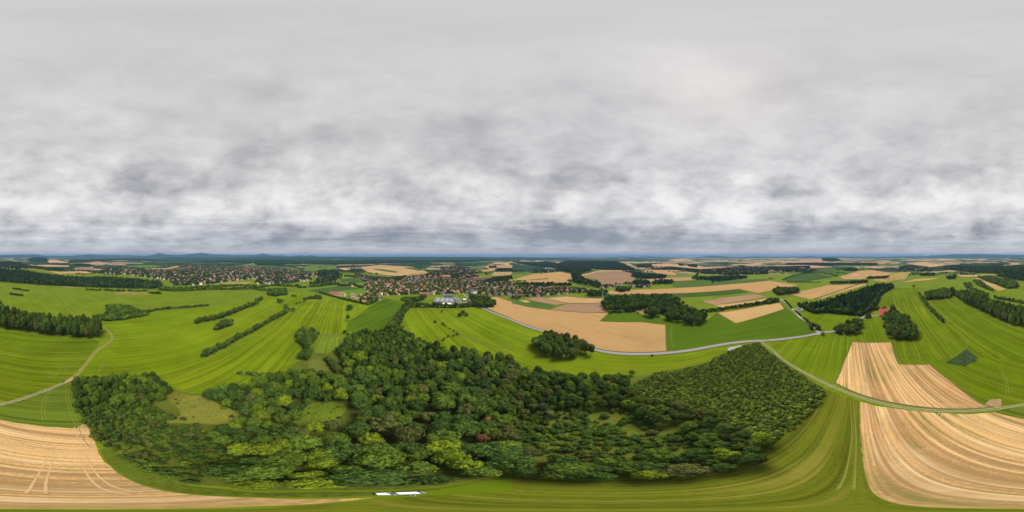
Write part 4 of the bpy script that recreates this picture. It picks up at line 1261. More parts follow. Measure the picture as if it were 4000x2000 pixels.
# far woods that read as one mass each
WOODS = [
    ('A 0,518 400,552 850,572 1100,582 1600,590 1640,562 1600,505,10 1100,462,14 700,458,14 560,445,14 350,410,15 0,385,15 D 2576,390,15 2480,410,15 2290,452,8 2450,500 2576,514', 8.5, 4.4, 14, 'far', 'dark wooded hill behind the pale green meadow'),
    ('D 1760,380 1900,352,10 2100,362,10 2576,345,10 2576,440 2290,442 2100,425 1850,405', 15, 8, 15, 'far', 'blue-green wooded ridge behind the far stubble fields'),
    ('A 0,372 200,382 380,396 430,376 250,340,10 0,328,10 D 2576,328,10 2576,372', 16, 8.5, 15, 'far', 'hazy wooded ridge beyond the dark wooded hill'),
    ('A 290,306 380,318 490,306 430,292 380,284 330,292', 24, 13, 16, 'far', 'small wooded knoll standing alone on the far plain'),
    ('A 430,400 620,412 640,395 520,385', 16, 8, 13, 'far', 'dark strip of wood above the far tan field'),
    ('A 740,350 920,362 900,345 760,340', 20, 10, 13, 'far', 'thin dark wood on the far plain'),
    ('C 0,318 300,325 440,330 450,345 560,308 900,312 1130,342 1240,398 1060,402 800,392 700,440 690,478 740,520 880,535 900,585 760,560 660,545 610,500 595,430 450,385', 15, 7.5, 14, 'far', 'wide dark forest behind the far tan fields'),
    ('C 1090,405 1240,430 1560,460 1540,488 1300,490 1200,470 1230,440', 12, 6, 11, 'far', 'straggling wood below the far tan field'),
    ('C 1240,555 1390,550 1370,520 1250,520', 9, 5, 12, 'far', 'first of two blocks of wood by the far hamlet'),
    ('C 1410,545 1620,540 1620,515 1430,520', 9, 5, 12, 'far', 'second and wider block of wood by the far hamlet'),
    ('C 1810,485 2080,516 2370,480 2360,462,6 1820,468,6', 9, 5, 12, 'spruce_mix', 'long dark conifer block on the far fields'),
    ('C 0,550 150,562 600,560 600,545 330,542 150,540', 9, 4.5, 10, 'far', 'long row of trees in front of the tan hill'),
    ('C 540,515 640,530 640,512', 9, 4.5, 10, 'far', 'small clump beside the tan hill'),
    ('C 1250,375 1400,372 1400,348 1260,348', 15, 8, 12, 'far', 'square wood below the wind turbines'),
    ('C 1680,358 1720,360 1720,346 1680,346', 15, 8, 12, 'far', 'smaller square wood on the turbine fields'),
    ('C 1775,365 1860,378 1860,348 1775,350', 15, 8, 12, 'far', 'bigger square wood on the turbine fields'),
    ('B 560,570 540,552 690,512 700,462 590,432 640,402,8 720,402,10 830,420,8 840,470 790,522 700,545', 9, 5, 13, 'far', 'dark wooded knoll between the two towns'),
    ('B 1000,440 1080,470 1300,490 1480,470 1560,490 1400,520 1150,500 1000,470', 11, 5.5, 11, 'far', 'belt of trees behind the village gardens'),
    ('B 2260,545 2420,535 2576,495 2576,465 2450,480 2350,500', 10, 5, 12, 'far', 'wood reaching the village from the tan fields'),
    ('B 2345,382 2420,380 2420,364 2350,366', 15, 8, 12, 'far', 'oval wood on the far tan field'),
    ('B 2410,408 2576,412 2576,390 2430,388', 14, 7, 12, 'far', 'dark wood strip on the far tan field'),
    ('B 0,350 500,340 1000,345 1300,330 1600,322 2000,320 2576,300 2576,285 2000,285 1200,290 600,290 0,285', 34, 19, 18, 'far', 'broad belt of forest below the skyline'),
    ('A 700,330 1200,300 1500,310 1900,310 2576,330 2576,300 1900,280 1200,285 700,300', 36, 20, 18, 'far', 'forest belt at the foot of the far hills'),
    ('D 310,772 470,832 560,822 950,852 1050,785 1130,650 1260,575 1250,540,10 1100,535,12 1000,565,12 700,660,12 500,720,10', 6.0, 3.4, 14, 'spruce_mix', 'dark spruce wood beside the road'),
    ('D 630,545 1000,535 1000,500,8 640,520,8', 9, 5, 12, 'far', 'long dark wood behind the tan field'),
    ('D 1000,492 1210,485 1210,462,6 1010,470,6', 10, 5, 11, 'far', 'oval wood beside the pale stubble'),
    ('D 770,410 890,412 900,395 800,378,8', 11, 6, 12, 'far', 'wooded hump on the bright green slope'),
    ('D 1520,460 1680,458 1680,432,6 1550,435,6', 10, 5.5, 11, 'far', 'oval wood at the far edge of the green fields'),
    ('D 1790,480 1800,495 1890,490 1890,460,6 1800,465,6', 9, 5, 11, 'far', 'angular wood on the far green field'),
    ('D 540,308 640,318 720,310 640,285,10 560,296,8', 24, 13, 14, 'far', 'wooded hilltop among far tan fields'),
    ('D 170,345 520,350 1100,350 1100,335 500,330 200,335', 18, 10, 13, 'far', 'dark belt of trees behind the far village'),
]
for outline, grid, r, h, coll, lab in WOODS:
    pts = [(x, y, q, h * rnd.uniform(.65, 1.4)) for x, y, q in scatter(PTS(outline), r * .75, r * 1.15, grid=grid)]
    if pts:
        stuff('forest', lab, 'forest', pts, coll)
# hedges, roadside trees and small clumps all over the far plain
FARH = []
for k in range(620):
    r0 = 700 * math.exp(rnd.random() * 2.0)
    a0 = rnd.uniform(-math.pi, math.pi)
    if r0 < 1000 and not -1.5 < a0 < 1.6:
        continue
    x, y = r0 * math.sin(a0), r0 * math.cos(a0)
    th = rnd.choice((.35, 1.9, a0 + 1.5)) + rnd.uniform(-.3, .3)
    num = rnd.randrange(4, 30)
    clump = rnd.random() < .35
    for j in range(num * (2 if clump else 1)):
        d = (j - num / 2) * rnd.uniform(8, 12)
        e = rnd.gauss(0, 25 if clump else 2)
        if clump:
            d = rnd.gauss(0, 45)
        if any(inside((x + d * math.cos(th) - e * math.sin(th), y + d * math.sin(th) + e * math.cos(th)), P_) for P_ in CROPS):
            continue
        FARH.append((x + d * math.cos(th) - e * math.sin(th), y + d * math.sin(th) + e * math.cos(th), rnd.uniform(3, 6), rnd.uniform(5, 11)))
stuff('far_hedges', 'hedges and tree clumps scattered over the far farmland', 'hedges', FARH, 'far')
# dry grass strips along fences and ditches
for line_ in ('A 0,622 150,655 400,690 700,708 1030,716', 'A 1320,750 1640,735 2000,720 2350,660 2576,600', 'A 2090,752 2400,700 2576,655', 'B 1560,790 1900,800 2100,795', 'B 625,1046 760,1056 900,1040', 'B 1280,690 1450,712 1540,725', 'B 1990,1015 2200,1110 2576,1200'):
    mb = MB()
    ribbon(mb, smooth_line(PTS(line_)), 2.2, 0, 4)
    tag(mk('field_margin', mb.mesh('field_margin', M_MARGIN)), kind='structure')
# reed patch in the mown meadow
stuff('reeds', 'dark triangular reed patch in the mown meadow', 'reeds', [(x, y, r, r * .55) for x, y, r in scatter(PTS('D 1870,1288 1890,1275 1990,1205 2105,1270 H 1755,0 1740,25 1650,60 1560,55 1490,40'), 1.0, 1.7, grid=1.9)], 'reed')
# ---------------------------------------------------------------- houses
WALLS = {'white': (.72, .70, .66), 'cream': (.60, .52, .39), 'grey': (.36, .35, .33), 'yellow': (.52, .40, .19), 'beige': (.44, .37, .28)}
ROOFS = {'bright red': (.38, .075, .05), 'red': (.23, .080, .055), 'orange': (.27, .125, .075), 'brown': (.12, .08, .065), 'dark grey': (.08, .08, .085), 'pale red': (.21, .13, .11)}
WM = {k: plain(k.replace(' ', '_') + '_wall', c, .9, .2, .08, .6) for k, c in WALLS.items()}
RM = {k: plain(k.replace(' ', '_') + '_roof', c, .8, .2, .22, .9) for k, c in ROOFS.items()}


def house_shape(w, l, e, rh, oh=.5):
    """gabled house: ridge along y; walls with gables, roof of two thick slopes"""
    a, b = w / 2, l / 2
    wall = MB()
    wall.face([(-a, -b, 0), (a, -b, 0), (a, -b, e), (0, -b, e + rh), (-a, -b, e)])
    wall.face([(a, b, 0), (-a, b, 0), (-a, b, e), (0, b, e + rh), (a, b, e)])
    wall.face([(a, -b, 0), (a, b, 0), (a, b, e), (a, -b, e)])
    wall.face([(-a, b, 0), (-a, -b, 0), (-a, -b, e), (-a, b, e)])
    k = rh / a
    roof = MB()
    for s in (-1, 1):
        o = [(s * (a + oh), e - k * oh), (0, e + rh), (0, e + rh + .3), (s * (a + oh), e - k * oh + .3)]
        base = len(roof.v)
        for y in (-b - oh, b + oh):
            roof.v += [(x, y, z + .05) for x, z in o]
        fs = [(0, 1, 5, 4), (2, 3, 7, 6), (3, 0, 4, 7), (0, 3, 2, 1), (4, 5, 6, 7)]
        roof.f += [tuple(base + q for q in (f if s > 0 else f[::-1])) for f in fs]
    return wall, roof


SHAPES = [(9, 11, 5.2, 3.4), (8.5, 10, 4.6, 3.8), (10, 14, 6.4, 3.4), (9, 9.5, 6.0, 2.8), (8, 13, 4.2, 3.0), (11, 12, 7.0, 3.6)]
HS = [house_shape(*s) for s in SHAPES]
HM = [(wl.mesh('wall', WM['white']), rf.mesh('roof', RM['red'])) for wl, rf in HS]
WIN = MB().box(0, 0, 0, 1.2, .12, 1.4).mesh('window', M_GLASS)
CHM = MB().box(0, 0, 0, .7, .7, 1.8).mesh('chimney', RM['brown'])


def own_mat(o, m_):
    o.material_slots[0].link = 'OBJECT'
    o.material_slots[0].material = m_


def build_house(x, y, rz, k, wc, rc, label, group, windows=False, name='house', meshes=None, dims=None):
    t = thing(name, label, 'house' if name == 'house' else name.replace('_', ' '), (x, y, H(x, y) - .1), rz, group)
    mw, mr = meshes or HM[k]
    wl, rf = mk('wall', mw, t), mk('roof', mr, t)
    own_mat(wl, WM[wc]), own_mat(rf, RM[rc])
    w_, l_, e, rh = dims or SHAPES[k]
    if windows:
        ch = mk('chimney', CHM, rf)
        ch.location = (w_ * .18, l_ * .2, e + rh)
        n_ = max(2, int(l_ / 4))
        for s in (-1, 1):
            for i in range(n_):
                for z in ([1.7, 4.3] if e > 5 else [1.7]):
                    wn = mk('window', WIN, t)
                    wn.location = (s * (w_ / 2 + .02), (i + .5 - n_ / 2) * l_ / n_, z)
                    wn.rotation_euler = (0, 0, math.pi / 2)
            for i in (-1, 1):
                wn = mk('window', WIN, t)
                wn.location = (i * w_ * .2, s * (l_ / 2 + .02), 1.7)
    return t


def special(name, label, p, length, width, e, rh, wc, rc, turn=0.0, wins=True):
    """a long building that lies across the sight line (plus turn)"""
    x, y = WP(p)
    rz = -math.atan2(x, y) + math.pi / 2 + turn
    d = (width, length, e, rh)
    wl, rf = house_shape(*d)
    t = build_house(x, y, rz, 0, wc, rc, label, None, wins, name, (wl.mesh('wall', WM[wc]), rf.mesh('roof', RM[rc])), d)
    BUILT.append((x, y, max(length, width) * .5))
    return t


BUILT = []
PARTS_OF_TOWN = [
    ('C 0,690 60,690 120,675 560,640 560,600 480,590 300,600 100,590 0,600 B 2576,600 2400,610 2420,660 2576,665', 90, 'at the village edge above the grain field'),
    ('B 1000,720 1140,742 1250,700 1240,665 1130,650 1040,670', 34, 'in the compact estate at the tip of the meadow'),
    ('B 1160,650 1480,650 1480,590 1250,580 1090,590', 60, 'in the bright rows beside the estate meadow'),
    ('B 1480,650 1640,640 1860,645 2080,635 2080,570 1800,560 1480,580', 75, 'in the gardens behind the factory'),
    ('B 2090,620 2180,650 2400,655 2420,600 2300,570 2090,570', 50, 'where the road enters the village'),
    ('C 0,595 300,595 560,630 750,635 750,590 560,590 C 0,560', 30, 'in the thin eastern end of the village'),
    ('B 1090,590 1250,580 1480,580 1480,520 1300,500 1120,530', 70, 'in the western quarter of the village'),
    ('B 1480,575 1800,560 2090,570 2090,500 1800,490 1480,510', 110, 'in the leafy middle of the village'),
    ('B 2090,570 2300,570 2576,590 2576,540 2300,520 2090,510', 60, 'in the village near the wood belt'),
    ('B 800,545 860,550 990,565 990,545 860,530', 14, 'in the row below the dark maize field'),
    ('B 1700,490 2100,500 2260,500 2200,430 2100,400 1900,400 1700,450', 150, ''),
    ('B 1900,400 2100,400 2150,380 2000,365 1850,385', 60, ''),
    ('B 1480,500 1700,490 1700,450 1550,470', 40, ''),
    ('A 1250,440 1700,500 1750,560 2100,540 2576,480 2576,360 2200,370 1900,350 1700,400 1300,390', 1150, ''),
    ('B 0,540 300,540 560,500 560,430 300,400 0,370', 320, ''),
    ('A 900,370 1250,385 1250,410 1000,390', 30, ''),
    ('B 560,430 620,525 800,545 790,470 690,430', 34, ''),
    ('B 1000,440 1300,490 1480,470 1480,500 1300,505 1100,520 1010,470', 60, ''),
    ('A 640,400 900,410 1250,400 1250,440 1000,430', 40, ''),
    ('C 1380,395 1650,400 1950,440 2200,450 2576,440 2576,370 2300,370 1900,400 1600,370', 150, ''),
    ('C 900,590 1080,570 1080,550 920,565', 14, 'in the hamlet behind the mast'),
    ('C 1190,580 1400,575 1380,560 1200,565', 9, 'in the hamlet by the two far woods'),
    ('D 0,400 200,420 420,400 420,360 0,370', 60, ''),
    ('D 1310,390 1500,405 1650,405 1600,370 1450,355 1330,365', 60, ''),
    ('C 200,430 480,412 420,395 240,410', 20, ''),
]
special('apartment_block', 'long cream housing row with red roof beside the meadow hedge', ('B', 790, 655), 30, 11, 7, 4.5, 'cream', 'red', -.35)
special('apartment_block', 'second cream housing row with red roof continuing toward the estate', ('B', 862, 660), 22, 11, 7, 4.5, 'cream', 'orange', -.35)
special('house', 'lone cream house with dark red roof between the long row and the estate', ('B', 975, 668), 13, 10, 6, 4, 'cream', 'pale red', -.1)
special('village_hall', 'long low hall with red roof just behind the low plantation', ('B', 1698, 648), 30, 12, 4, 4, 'cream', 'red')
special('apartment_block', 'tall white block with grey roof beside the village road', ('B', 2195, 640), 20, 11, 10, 2.5, 'white', 'dark grey', .8)
special('apartment_block', 'westernmost of three long red-roofed blocks beyond the village', ('B', 2210, 497), 27, 12, 10, 5, 'beige', 'red')
special('apartment_block', 'middle one of three long red-roofed blocks beyond the village', ('B', 2265, 497), 27, 12, 10, 5, 'beige', 'red')
special('apartment_block', 'widest and easternmost of three long red-roofed blocks beyond the village', ('B', 2340, 494), 40, 12, 10, 5, 'beige', 'red')
special('school', 'big red-roofed building in the leafy middle of the village', ('B', 1915, 480), 45, 16, 10, 7, 'beige', 'orange')
special('workshop_hall', 'long pale flat workshop in the western quarter of the village', ('B', 1570, 532), 60, 22, 6, 1.0, 'white', 'dark grey')
special('workshop_hall', 'white hall at the hamlet behind the mast', ('C', 1068, 562), 30, 16, 6, 2, 'white', 'dark grey', .2)
special('workshop_hall', 'white farm hall on the far village edge by the tan fields', ('C', 1720, 443), 60, 24, 8, 2, 'white', 'dark grey')
special('workshop_hall', 'long white hall on the rise above the tan hill', ('C', 400, 398), 60, 24, 8, 2, 'white', 'dark grey')
special('barn', 'front red-roofed barn of the lone farm beside the rounded copse', ('D', 1166, 856), 19, 12, 3.5, 5, 'beige', 'bright red', .12)
special('barn', 'rear red-roofed barn of the lone farm beside the rounded copse', ('D', 1158, 826), 16, 11, 3.8, 5, 'beige', 'bright red', .06)
special('workshop_hall', 'white-walled low shed at the road side of the factory yard', ('B', 2110, 738), 13, 8, 3.2, 1.2, 'white', 'pale red')

# factory: flat hall with skylights, office block behind, white storehouse
M_SKYL = plain('skylight_glass', (.62, .64, .66), .3, .5, .05, .5)
M_BAND = plain('window_band', (.10, .11, .12), .2, .5, .2, .3)


def flat_block(name, label, cat, p0, p1, depth, h, wall_m, roof_m):
    (ax, ay), (bx, by) = WP(p0), WP(p1)
    L_ = math.hypot(bx - ax, by - ay)
    t = thing(name, label, cat, ((ax + bx) / 2, (ay + by) / 2, 0), math.atan2(by - ay, bx - ax))
    mb = MB().box(0, depth / 2, h / 2, L_, depth, h)
    mk('wall', mb.mesh('wall', wall_m), t)
    mk('roof', MB().box(0, depth / 2, h + .25, L_ + .8, depth + .8, .5).mesh('roof', roof_m), t)
    BUILT.append((t.location.x, t.location.y + depth / 2, max(L_, depth) * .62))
    return t, L_


t, L_ = flat_block('factory_hall', 'wide flat-roofed factory hall with rows of white skylights', 'factory', ('B', 1783, 744), ('B', 2003, 748), 40, 7, M_WHITEWALL, M_GREYROOF)
SKL = MB().box(0, 0, 0, 8, 2.2, .6).mesh('skylight', M_SKYL)
for i in range(4):
    for j in range(3):
        s_ = mk('skylight', SKL, t)
        s_.location = ((i - 1.45) * L_ * .225, 8 + j * 12, 7.75)
BAND = MB().box(0, 0, 0, L_ * .12, .2, 1.6).mesh('window', M_BAND)
for i in range(5):
    w_ = mk('window', BAND, t)
    w_.location = ((i - 1.0) * L_ * .15, -.06, 4.4)
mk('annexe', MB().box(L_ * .12, -4.05, 2.2, 22, 8, 4.4).mesh('annexe', M_WHITEWALL), t)
t, L_ = flat_block('office_block', 'tall beige office block rising behind the factory hall', 'office block', ('B', 1890, 700), ('B', 1985, 700), 13, 13, WM['beige'], M_GREYROOF)
for k in range(3):
    w_ = mk('window', MB().box(0, 0, 0, L_ * .86, .2, 1.5).mesh('window', M_BAND), t)
    w_.location = (0, -.06, 5 + 3 * k)
t, L_ = flat_block('storehouse', 'white storehouse with grey flat roof beside the factory hall', 'storehouse', ('B', 2020, 745), ('B', 2068, 740), 32, 10, M_WHITEWALL, M_GREYROOF)
for k in range(3):
    w_ = mk('window', MB().box(0, 0, 0, L_ * .8, .2, 1.1).mesh('window', M_BAND), t)
    w_.location = (0, -.06, 2.2 + 2.7 * k)
flat_block('shed', 'small flat shed behind the white storehouse by the road', 'shed', ('B', 2085, 712), ('B', 2115, 712), 9, 4, WM['beige'], M_SKYL)

houses = []
for outline, num, where in PARTS_OF_TOWN:
    poly = PTS(outline)
    # sample in the outline, nearer land a little denser
    zs = outline.split()
    xs, ys = [p[0] for p in poly], [p[1] for p in poly]
    tries = made = 0
    base_a = rnd.uniform(0, 3)
    dmin = 18 if where else 15
    while made < num and tries < num * 60:
        tries += 1
        p = (rnd.uniform(min(xs), max(xs)), rnd.uniform(min(ys), max(ys)))
        if not inside(p, poly):
            continue
        if any((p[0] - a) ** 2 + (p[1] - b) ** 2 < dmin ** 2 for a, b, *_ in houses[-700:]):
            continue
        if any((p[0] - a) ** 2 + (p[1] - b) ** 2 < (q + 8) ** 2 for a, b, q in BUILT):
            continue
        houses.append((*p, base_a + math.pi / 2 * rnd.randrange(2) + rnd.uniform(-.3, .3), rnd.randrange(len(SHAPES)), pick({'white': 2.8, 'cream': 3, 'grey': 2, 'yellow': 1, 'beige': 2}),
                       pick({'red': 4.0, 'orange': 3.0, 'brown': 2.6, 'dark grey': 2.0, 'pale red': 3.2}), where))
        made += 1
houses.sort(key=lambda h: math.hypot(h[0], h[1]))
own = [h for h in houses if h[6]][:296]
for i, (x, y, rz, k, wc, rc, where) in enumerate(own):
    build_house(x, y, rz, k, wc, rc, f'{wc} house with {rc} roof {where}', f'{wc} houses with {rc} roofs {where}', i < 70)
ids = {id(h) for h in own}
V, F, FM = [], [], []
ml = list(WM.values()) + list(RM.values())
wi, ri = {k: i for i, k in enumerate(WM)}, {k: i + len(WM) for i, k in enumerate(RM)}
for h in houses:
    if id(h) in ids:
        continue
    x, y, rz, k, wc, rc, where = h
    c, s, z0 = math.cos(rz), math.sin(rz), H(x, y) - .1
    big_ = 1.0 if math.hypot(x, y) < 1300 else rnd.choice((.9, 1, 1.1, 1.4, 2.6))
    for mb, mi in ((HS[k][0], wi[wc]), (HS[k][1], ri[rc])):
        b = len(V)
        V += [(x + big_ * (c * a - s * q), y + big_ * (s * a + c * q), z0 + u) for a, q, u in mb.v]
        F += [tuple(b + j for j in f) for f in mb.f]
        FM += [mi] * len(mb.f)
tag(mk('town', pm('town', V, F, ml, FM)), 'mass of far small houses of the village and the towns beyond', 'town', None, 'stuff')
# garden trees between the houses
gp, gpf = [], []
hc = {}
for h in houses:
    hc.setdefault((int(h[0] // 20), int(h[1] // 20)), []).append(h)
for outline, num, where in PARTS_OF_TOWN:
    poly = PTS(outline)
    far = not where
    for x, y, r in scatter(poly, 2.4 if not far else 3.4, 5.2 if not far else 6.5, grid=7.6 if not far else 9.5):
        ci, cj = int(x // 20), int(y // 20)
        if rnd.random() < .06 or any((x - h[0]) ** 2 + (y - h[1]) ** 2 < (r * .5 + 4.4) ** 2 for u in (-1, 0, 1) for v in (-1, 0, 1) for h in hc.get((ci + u, cj + v), ())):
            continue
        if any((x - a) ** 2 + (y - b) ** 2 < (q + 4) ** 2 for a, b, q in BUILT):
            continue
        (gp if where else gpf).append((x, y, r, rnd.uniform(5, 13)))
stuff('town_trees', 'dark trees between the houses of the far towns', 'town trees', gpf, 'far')
stuff('garden_trees', 'dark garden trees filling the gaps between the village houses', 'garden trees', gp, 'village')

# ---------------------------------------------------------------- mast, chimney, wind turbines, tank, sign
x, y = WP(('C', 913, 712))
t = thing('radio_mast', 'slender white radio mast standing on the tan field by the village', 'mast', (x, y, H(x, y)))
mk('pole', MB().tube((0, 0, 0), (0, 0, 27), .75, .45, 10).mesh('pole', M_WHITE), t)
mk('base', MB().box(0, 0, .5, 3, 3, 1).mesh('base', M_CONCRETE), t)
for k in range(3):
    a = k * 2.094
    an = mk('antenna', MB().box(0, 0, 0, .35, .25, 2.2).mesh('antenna', M_WHITE), t)
    an.location, an.rotation_euler = (.75 * math.cos(a), .75 * math.sin(a), 25), (0, 0, a)
x, y = WP(('A', 1678, 398))
hz = CAMZ - math.hypot(x, y) * math.tan(R((900 + 340 / 2.576 - 1000) * .09)) - H(x, y)
t = thing('factory_chimney', 'tall thin pale chimney standing in the far town', 'chimney', (x, y, H(x, y)))
mk('shaft', MB().tube((0, 0, 0), (0, 0, hz), 2.4, 1.5, 14).mesh('shaft', M_CONCRETE), t)
mk('rim', MB().tube((0, 0, hz), (0, 0, hz + .8), 1.9, 1.9, 14).mesh('rim', RM['red']), t)
for i, (zx, zb, zt) in enumerate(((205, 190, 106), (355, 190, 120), (462, 195, 105), (478, 200, 112), (580, 215, 146), (645, 195, 106))):
    p = ('S', 2500 + zx / 6.44, 1000 + zb / 6.44)
    x, y = WP(p)
    z0 = H(x, y)
    hub = CAMZ - math.hypot(x, y) * math.tan(R(zt / 6.44 * .09)) - z0
    labs = ['westernmost white wind turbine beyond the tan turbine field', 'second white wind turbine from the west, a bit shorter looking', 'left one of the close pair of white wind turbines',
            'right one of the close pair of white wind turbines', 'nearest and lowest-standing white wind turbine on the tan field', 'easternmost white wind turbine, set apart from the pair']
    t = thing('wind_turbine', labs[i].replace('left one', 'western one').replace('right one', 'eastern one'), 'wind turbine', (x, y, z0), -math.atan2(x, y) + .5, 'wind turbines on the far tan field')
    mk('tower', MB().tube((0, 0, 0), (0, 0, hub), 2.0, 1.2, 12).mesh('tower', M_WHITE), t)
    mk('nacelle', MB().box(0, 0, hub, 3, 8, 3).mesh('nacelle', M_WHITE), t)
    mk('hub', MB().tube((0, -5.5, hub), (0, -4, hub), .4, 1.4, 10).mesh('hub', M_WHITE), t)
    for k in range(3):
        a = i + k * 2.094
        b_ = MB()
        b_.v = [(-.9, 0, 1), (.9, 0, 1), (1.3, .1, 5), (-.6, -.1, 5), (.4, .05, 24), (-.1, -.05, 24), (-.9, .5, 1), (.9, .5, 1), (1.3, .5, 5), (-.6, .4, 5), (.4, .2, 24), (-.1, .2, 24)]
        b_.f = [(0, 1, 2, 3), (3, 2, 4, 5), (7, 6, 9, 8), (8, 9, 11, 10), (1, 7, 8, 2), (2, 8, 10, 4), (6, 0, 3, 9), (9, 3, 5, 11), (4, 10, 11, 5), (0, 6, 7, 1)]
        o = mk('blade', b_.mesh('blade', M_WHITE), t)
        o.location, o.rotation_euler = (0, -5, hub), (0, a, 0)

(ax, ay), (bx, by) = WP(('D', 272, 803)), WP(('D', 353, 803))
rad_ = math.hypot(bx - ax, by - ay) / 2
t = thing('round_tank', 'round open tank with pale concrete wall beside the concrete lane', 'tank', ((ax + bx) / 2, (ay + by) / 2, 0))
rw, n_ = MB(), 48
for i in range(n_):
    a0 = 2 * math.pi * i / n_
    for r, z in ((rad_, 0), (rad_, 2.4), (rad_ - 1.0, 2.4), (rad_ - 1.0, 0.2)):
        rw.v.append((r * math.cos(a0), r * math.sin(a0), z))
for i in range(n_):
    j = (i + 1) % n_
    rw.f += [(i * 4 + k, j * 4 + k, j * 4 + k + 1, i * 4 + k + 1) for k in range(3)]
mk('wall', rw.mesh('wall', plain('pale_concrete', (.55, .54, .50), .8, .2, .08, .4)), t)
fl = MB().face([((rad_ - .9) * math.cos(2 * math.pi * i / n_), (rad_ - .9) * math.sin(2 * math.pi * i / n_), .3) for i in range(n_)])
mk('floor', fl.mesh('floor', plain('tank_floor', (.06, .065, .035), .9, .2, .3, .3)), t)

x, y = WP(('S', 3196, 1290))
t = thing('road_sign', 'small white road sign at the junction of lane and road', 'sign', (x, y, 0), -math.atan2(x, y))
mk('post', MB().tube((0, 0, 0), (0, 0, 2.6), .06, .06, 8).mesh('post', M_CONCRETE), t)
mk('panel', MB().box(0, -.09, 2.2, 1.1, .05, .8).mesh('panel', M_WHITE), t)

# ---------------------------------------------------------------- vehicles
M_TYRE = plain('tyre_rubber', (.02, .02, .02), .9, .2)
M_RIM = plain('rim_metal', (.45, .45, .47), .35, .5, Metallic=.8)
M_LAMP = plain('headlight_glass', (.6, .62, .65), .1, .6)
M_TAIL = plain('tail_light', (.35, .02, .02), .2, .5)


def paint(name, c):
    return plain(name, c, .3, .5, .03, .8)


def car(label, x, y, rz, m_, L_=4.25, W=1.74, Ht=1.48):
    """hatchback: nose toward +x; lower body lofted along x, glasshouse narrower than the body"""
    t = thing('parked_car', label, 'car', (x, y, .02), rz)
    h = L_ / 2
    #        x     half width  belt height
    sec = [(-h, .80, .72), (-h + .12, .90, .95), (-h * .55, .98, 1.0), (0, 1.0, .97), (h * .42, .98, .93), (h * .78, .93, .82), (h - .08, .80, .68), (h, .70, .60)]
    V, F = [], []
    for X, q, b in sec:
        w_ = W / 2 * q
        prof_ = [(-w_ * .9, .24), (-w_, .45), (-w_, b - .16), (-w_ * .92, b), (w_ * .92, b), (w_, b - .16), (w_, .45), (w_ * .9, .24)]
        V += [(X, a, z) for a, z in prof_]
    for i in range(len(sec) - 1):
        for k in range(8):
            F.append((i * 8 + k, i * 8 + (k + 1) % 8, (i + 1) * 8 + (k + 1) % 8, (i + 1) * 8 + k))
    F += [tuple(range(7, -1, -1)), tuple((len(sec) - 1) * 8 + k for k in range(8))]
    mk('body', pm('body', V, F, m_, smooth=False), t)
    a, b_ = W * .46, W * .36
    xr0, xr1, xf1, xf0 = -h + .10, -h + .62, h * .12, h * .50    # rear base, rear top, windscreen top, windscreen base
    zb, zt = .94, Ht
    P = {'rb': (xr0, zb), 'rt': (xr1, zt), 'ft': (xf1, zt), 'fb': (xf0, zb - .02)}

    def pt(k, s):
        X, z = P[k]
        return (X, s * (b_ if z > 1.2 else a), z)
    mk('windscreen', MB().face([pt('fb', -1), pt('fb', 1), pt('ft', 1), pt('ft', -1)]).mesh('windscreen', M_GLASSCAR), t)
    mk('rear_window', MB().face([pt('rb', 1), pt('rb', -1), pt('rt', -1), pt('rt', 1)]).mesh('rear_window', M_GLASS), t)
    for s in (-1, 1):
        f_ = [pt('rb', s), pt('fb', s), pt('ft', s), pt('rt', s)]
        mk('side_window', MB().face(f_ if s < 0 else f_[::-1]).mesh('side_window', M_GLASS), t)
        mk('mirror', MB().box(h * .36, s * (W / 2 + .09), .98, .14, .2, .14).mesh('mirror', m_), t)
        mk('headlight', MB().box(h - .12, s * W * .33, .64, .16, .3, .14).mesh('headlight', M_LAMP), t)
        mk('tail_light', MB().box(-h + .05, s * W * .37, .78, .14, .22, .3).mesh('tail_light', M_TAIL), t)
        for X in (-h * .62, h * .62):
            wv = mk('wheel', MB().tube((X, s * (W / 2 - .2), .31), (X, s * (W / 2 + .01), .31), .31, .31, 18).mesh('tyre', M_TYRE), t)
            mk('rim', MB().tube((X, s * (W / 2 - .1), .31), (X, s * (W / 2 + .025), .31), .2, .19, 14).mesh('rim', M_RIM), wv)
    rf = MB()
    for z in (zt, zt + .04):
        rf.v += [(xr1 - .12, -b_ - .02, z), (xf1 + .06, -b_ - .02, z), (xf1 + .06, b_ + .02, z), (xr1 - .12, b_ + .02, z)]
    rf.f = [(3, 2, 1, 0), (4, 5, 6, 7), (0, 1, 5, 4), (1, 2, 6, 5), (2, 3, 7, 6), (3, 0, 4, 7)]
    mk('roof', rf.mesh('roof', m_), t)
    return t


M_GLASSCAR = plain('windscreen_glass', (.12, .15, .18), .1, .6, .05)
p0, p1 = WP(('S', 1484, 1929.5), 1.0), WP(('S', 1643, 1924), 1.0)
CARL = math.hypot(p0[0] - p1[0], p0[1] - p1[1])
CARA = math.atan2(p0[1] - p1[1], p0[0] - p1[0])
car('white compact car parked on the grass at the wood edge', (p0[0] + p1[0]) / 2, (p0[1] + p1[1]) / 2, CARA, paint('white_car_paint', (.74, .75, .78)), max(CARL, 4.2))
x, y = WP(('E', 671, 168), .7)
car('small red vehicle parked where the track meets the wood corner', x, y, 1.9, paint('red_car_paint', (.5, .03, .03)), 3.9)

